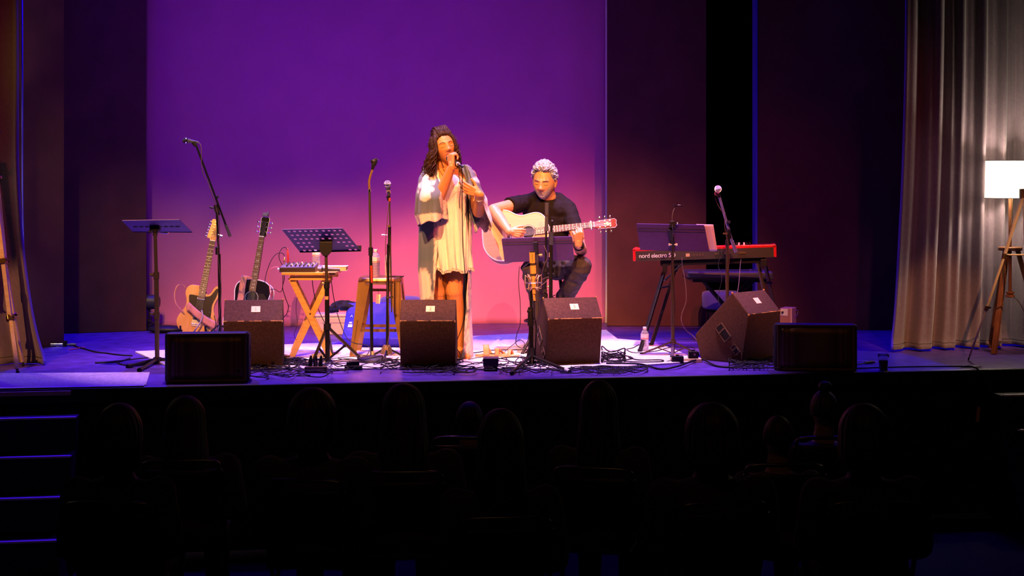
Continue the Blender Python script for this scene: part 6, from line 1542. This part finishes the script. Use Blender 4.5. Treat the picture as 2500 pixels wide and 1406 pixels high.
for i in range(760):
    th = rng.uniform(0, 6.28); fr = sst(.2, .8, cos(th)); ear_ = math.exp(-((abs(sin(th)) - 1) / .12) ** 2); ph = (rng.random() ** .6) * (1.70 - .86 * fr - .35 * ear_)
    q = hd.shape(sin(ph) * sin(th), -sin(ph) * cos(th), cos(ph)) * 1.04; n = V((q.x / .074, q.y / .094, q.z / .118)).normalized()
    sw = V((.5 * sin(th) + rng.uniform(-.9, .9), .8 + rng.uniform(-.6, .4), .1)).normalized(); sw = (sw - n * sw.dot(n) * .95).normalized(); top_ = sst(.1, .6, n.z); L_ = rng.uniform(.018, .034) * (.45 + .55 * top_); pts = []
    bl_ = (.010 + .014 * fr + .008 * rng.random()) * (.3 + .7 * top_); tw_ = n.cross(sw) * rng.uniform(-.012, .012)
    for j in range(5): t_ = j / 4; pts.append(Mh @ (q + n * (bl_ * (2.2 * t_ - 1.4 * t_ * t_) + .002) + sw * (L_ * t_) + tw_ * sin(t_ * 3.1)))
    hair.tube(crom(pts, 2), [.0035, .0045, .005, .005, .0047, .0043, .0037, .0028, .001], 5)
G.part('hair', hair, m_grey, smooth=180)
m_beard = mat('grey_beard', (.62, .56, .53), .8, noise_scale=160, noise_amt=.55, bump=.8, bump_scale=400)
def jawp(u, v):
    th = (u - .5) * 2; x = .062 * th; zt_ = -.052 - .012 * math.exp(-(th / .28) ** 2) * 1.5 + .052 * abs(th) ** 3; z = zt_ + (-.113 + .03 * th * th - zt_) * v
    return (x * (1 - .22 * v), z)
G.part('beard', hd.patch(jawp, 40, 14, Mh, .0022), m_beard, smooth=180)
G.part('moustache', hd.patch(lambda u, v: ((u - .5) * .056, -.0515 - .010 * v - .022 * abs(2 * u - 1) ** 3), 24, 4, Mh, .0028), m_beard, smooth=180)
# T-shirt
m_tee = mat('black_cotton', (.011, .007, .010), .85, bump=.25, bump_scale=30, spec=.15)
sh = MB()
for c_, r_ in tor: sh.ell(c_, tuple(q + .014 for q in r_), 28, 16)
chain(sh, [shL, p(1315, 487, .02), p(1360, 492, .02), shR], [.066, .074, .074, .066])
sh.tube([shL, shL.lerp(eR, .28), shL.lerp(eR, .54)], [.066, .068, .072], 20); sh.tube([shR, shR.lerp(eL, .3), shR.lerp(eL, .52)], [.066, .068, .070], 20)
remeshed('t_shirt', sh, m_tee, G.o, .0055, 5, lambda co: .006 * noise.noise(V((co.x * 14 + co.z * 9, co.y * 10, co.z * 6))) + .004 * noise.noise(co * 26))
G.part('collar', MB().tube([p(1338, 489, -.03) + V((.070 * cos(a * pi / 12), .075 * sin(a * pi / 12) - .0, -.008 + .018 * sin(a * pi / 12))) for a in range(24)], .009, 8, closed=True), m_tee, smooth=180)
# jeans and boots
m_jean = mat('dark_denim', (.045, .032, .035), .8, noise_scale=20, noise_amt=.5, bump=.35, bump_scale=25)
jn = MB()
for a_, b_ in legs: chain(jn, a_, [q + .014 for q in b_])
jn.ell(p(1338, 645, .02), (.18, .14, .10), 24, 14)
remeshed('jeans', jn, m_jean, G.o, .006, 5, lambda co: .010 * noise.noise(V((co.x * 10, co.y * 10, co.z * 26))) + .004 * noise.noise(co * 30))
for a_, d in ((aL, V((-.03, -.17, -.05))), (aR, V((-.01, -.16, -.06)))):
    bt = MB(); bt.capsule(a_ + V((0, 0, .06)), a_ + V((0, .01, -.05)), .052, .045); bt.capsule(a_ + V((0, .02, -.06)), a_ + d + V((0, 0, -.01)), .042, .038)
    bt = remeshed('boot', bt, mat('dark_boot', (.03, .018, .015), .5), G.o, .006, 3)
wm = wL.lerp(eL, .16); ax_, bx_ = axes((wL - eL).normalized())
G.part('watch_strap', MB().tube([wm + (ax_ * cos(a * pi / 12) + bx_ * sin(a * pi / 12)) * .0365 for a in range(24)], .0065, 8, closed=True), m_blkpl, smooth=180)
G.part('watch_face', MB().cyl(wm + V((.012, -.036, .0)), wm + V((.016, -.047, .0)), .019), m_chrome)
G.part('wedding_ring', MB().ell(p(1404, 561, -.545), (.008, .006, .005)), m_blkmet)
# stool he sits on
st = Thing('bar_stool', 'black bar stool under the seated guitarist', 'stool', V((p(1340, 660).x + G.loc.x, G.Y + .02, 0)))
z_ = (p(1340, 664)).z
st.part('seat', MB().lathe([(.02, z_ - .035), (.17, z_ - .035), (.185, z_ - .02), (.185, z_ - .005), (.17, z_ + .004), (.02, z_ + .006)], n=30), m_blkpl, smooth=50)
for a in range(4):
    q = pi / 4 + a * pi / 2; st.part('leg', MB().cyl((.12 * cos(q), .12 * sin(q), z_ - .03), (.22 * cos(q), .22 * sin(q), .012), .012), m_blkmet)
st.part('foot_ring', MB().tube([V((.19 * cos(a * pi / 14), .19 * sin(a * pi / 14), .2)) for a in range(28)], .009, 8, closed=True), m_blkmet, smooth=180)
# his guitar
a, b = at(1290, 567, 11.53), at(1440, 550, 11.47)
m_spruce = mat_wood('pale_spruce', (.66, .38, .22), (.72, .44, .26), (2, 40, 40), .45); m_hog = mat_wood('red_mahogany', (.28, .07, .035), (.36, .10, .05), (3, 40, 40), .3, coat=.3)
Ma = oriented(a, b - a, V((.05, -1, .32)), (.355, 0, 0))
ag = Thing('acoustic_guitar', 'pale spruce acoustic guitar held by the seated guitarist', 'guitar', Mx=Ma)
acoustic(ag, m_spruce, m_hog, m_bind, m_hog, mat_wood('red_head', (.20, .012, .010), (.27, .018, .014), (3, 40, 40), .5))
ag.part('capo', MB().box((.838, 0, .021), (.012, .056, .010)).box((.838, -.03, .0), (.012, .008, .04)), m_chrome, smooth=0, bevel=.002)
for (x, y, w, h_) in ((.96, 0, .05, .006), (.96, 0, .012, .03), (.945, .006, .018, .004), (.975, -.006, .018, .004)): ag.part('head_inlay', MB().box((x, y, -.0095), (w, h_, .001)), m_brass, smooth=0)
# ------------------------------------------------------------------ audience in the dark, seen from behind
FLZ = -1.0
m_dim = mat('dim_clothes', (.05, .04, .045), .9, noise_scale=8, noise_amt=.4); m_dskin = mat('dim_skin', (.30, .18, .13), .6); m_dhair = mat('dim_hair', (.03, .02, .018), .6, noise_scale=30, noise_amt=.4)
def sitter_proto():
    t = Thing('person', 'x', 'person', (0, 0, 0)); b = MB()
    b.ell((0, 0, 1.155), (.078, .098, .118), 20, 14); chain(b, [V((0, .01, .92)), V((0, .0, 1.08))], [.075, .055])
    for z, r in ((.52, (.18, .13, .12)), (.66, (.17, .12, .14)), (.80, (.19, .125, .13)), (.87, (.17, .10, .08))): b.ell((0, 0, z), r, 20, 12)
    for s in (-1, 1):
        chain(b, [V((s * .19, 0, .87)), V((s * .23, .02, .62)), V((s * .10, .25, .56))], [.062, .048, .032]); b.ell((s * .07, .30, .55), (.04, .06, .025))
        chain(b, [V((s * .10, .02, .50)), V((s * .11, .44, .48)), V((s * .11, .42, .08))], [.09, .065, .045]); b.capsule(V((s * .11, .42, .05)), V((s * .12, .58, .04)), .045, .038)
    remeshed('body', b, m_dskin, t.o, .014, 3)
    c = MB()
    for z, r in ((.52, (.19, .14, .13)), (.66, (.182, .132, .15)), (.80, (.203, .137, .14)), (.88, (.18, .11, .07))): c.ell((0, 0, z), r, 20, 12)
    for s in (-1, 1): chain(c, [V((s * .19, 0, .875)), V((s * .235, .02, .62)), V((s * .13, .20, .57))], [.076, .060, .045])
    remeshed('jacket', c, m_dim, t.o, .014, 4, lambda co: .008 * noise.noise(co * 9))
    c = MB()
    for s in (-1, 1): chain(c, [V((s * .10, .02, .50)), V((s * .11, .44, .48)), V((s * .11, .42, .12))], [.10, .077, .06])
    remeshed('trousers', c, m_dim, t.o, .016, 3); return t
def hair_mesh(kind, seed):
    mb = MB(); L = {'short': .0, 'long': .36, 'bob': .17, 'bun': .0}[kind]; wd = {'short': 1.10, 'long': 1.22, 'bob': 1.34, 'bun': 1.12}[kind]
    N = 96
    def pt(u, v):
        th = pi / 2 + 2 * pi * u                                    # u = 0 is the face side (+y)
        ff = sst(.55, .95, sin(th)); st = .04 * noise.noise(V((u * 60, v * 2, seed))) + .03 * sin(u * 2 * pi * 23 + 2 * sin(v * 5 + seed))
        if v < .5 or not L:
            k = v / .5 if L else v; ph = k * (pi / 2 if L else 1.85) * (1 - .38 * ff)
            r = wd + st * sin(ph); return V((.078 * sin(ph) * cos(th) * r, .098 * sin(ph) * sin(th) * r, 1.155 + .118 * cos(ph) * 1.12 - .02 * ff))
        k = (v - .5) / .5; ph = pi / 2 * (1 - .38 * ff); r = (wd + st) * (1 + (.32 if kind == 'long' else .10) * k - .25 * k ** 4)
        z0 = 1.155 + .118 * cos(ph) * 1.12 - .02 * ff
        return V((.078 * sin(ph) * cos(th) * r, .098 * sin(ph) * sin(th) * r - .03 * k, z0 - L * k * (1 - ff) * (1 + .08 * noise.noise(V((u * 20, 3, seed))))))
    mb.grid(pt, N, 30, closed_u=True)
    if kind == 'bun': mb.ell((0, -.03, 1.31), (.045, .045, .04), 14, 10)
    return mb
def chair_proto():
    t = Thing('folding_chair', 'x', 'chair', (0, 0, 0)); m = mat('chair_steel', (.10, .10, .11), .3, .8)
    for s in (-1, 1):
        t.part('leg', MB().tube(crom([V((s * .21, .26, 0)), V((s * .21, .0, .42)), V((s * .205, -.18, .78)), V((s * .20, -.19, .82))], 5), .011, 8), m, smooth=180); t.part('leg', MB().tube([V((s * .19, -.26, 0)), V((s * .19, .16, .45))], .011, 8), m)
    t.part('top_rail', MB().tube(crom([V((-.20, -.19, .82)), V((-.17, -.198, .865)), V((0, -.21, .872)), V((.17, -.198, .865)), V((.20, -.19, .82))], 5), .011, 8), m, smooth=180)
    t.part('seat', MB().box((0, .02, .445), (.38, .38, .025)), m_blkpl, smooth=0, bevel=.01); t.part('backrest', MB().grid(lambda u, v: V(((u - .5) * .39, -.185 - .02 * (1 - (2 * u - 1) ** 2) - .03 * v, .66 + .17 * v)), 10, 4), m_blkpl, smooth=180, solid=.012)
    t.part('rear_bar', MB().cyl((-.19, -.24, .1), (.19, -.24, .1), .009), m); return t
proto = sitter_proto(); cproto = chair_proto()
protoparts = list(proto.o.children)
spec = [  # px, top row, depth, label, hair, width factor, turn
    (290, 984, 7.0, 'dark seated spectator with smooth round hair nearest the left steps', 'bob', 1.0, 0), (452, 966, 8.0, 'dark long-haired spectator second from the left steps', 'long', 1.1, .1),
    (762, 946, 7.5, 'dark bushy-haired spectator below the perforated music stand', 'bob', 1.12, -.1), (985, 936, 7.7, 'tall dark spectator in front of the singer', 'long', 1.15, .05),
    (1146, 980, 8.7, 'small dark head of a spectator beyond the one before the singer', 'short', .9, 0), (1222, 998, 6.7, 'dark long-haired spectator below monitor 2 and the dark box', 'long', 1.05, .1),
    (1462, 928, 7.8, 'spectator with long wavy hair leaning below monitor 3', 'long', 1.0, -.2), (1738, 982, 7.0, 'dark spectator with full hair under the turned monitor', 'bob', 1.15, .15),
    (1900, 1015, 7.9, 'low dark spectator below the right loudspeaker', 'short', .9, 0), (2012, 952, 8.7, 'spectator with hair knotted on top below the right loudspeaker', 'bun', .9, 0), (2110, 985, 7.0, 'rightmost dark spectator with a bob of hair', 'bob', 1.1, 0)]
HS = {}
for i, (px, py, Yp, lab, hk_, w, tw) in enumerate(spec):
    zs_ = (EYE - (py - HZN) * Yp / FPX - FLZ) / 1.285; X = (px - 1250) * Yp / FPX
    o = proto.o.copy(); COL.objects.link(o)
    for ch in protoparts: q = ch.copy(); COL.objects.link(q); q.parent = o
    o.location = (X, Yp, FLZ); o.rotation_euler = (0, 0, tw); o.scale = (w, w, zs_)
    o['label'] = lab; o['group'] = 'spectators in the dark hall'
    if hk_ not in HS: HS[hk_] = hair_mesh(hk_, i + 2).build('hair', m_dhair, None, smooth=180); h = HS[hk_]
    else: h = HS[hk_].copy(); COL.objects.link(h)
    h.parent = o
    c = cproto.o if i == 0 else copy_tree(cproto.o)
    c.location = (X, Yp, FLZ); c.rotation_euler = (0, 0, tw); c['label'] = 'black folding chair under the ' + lab.replace('dark ', '').replace('spectator', 'spectator'); c['group'] = 'folding chairs of the audience'

for ch in protoparts: bpy.data.objects.remove(ch)
bpy.data.objects.remove(proto.o)
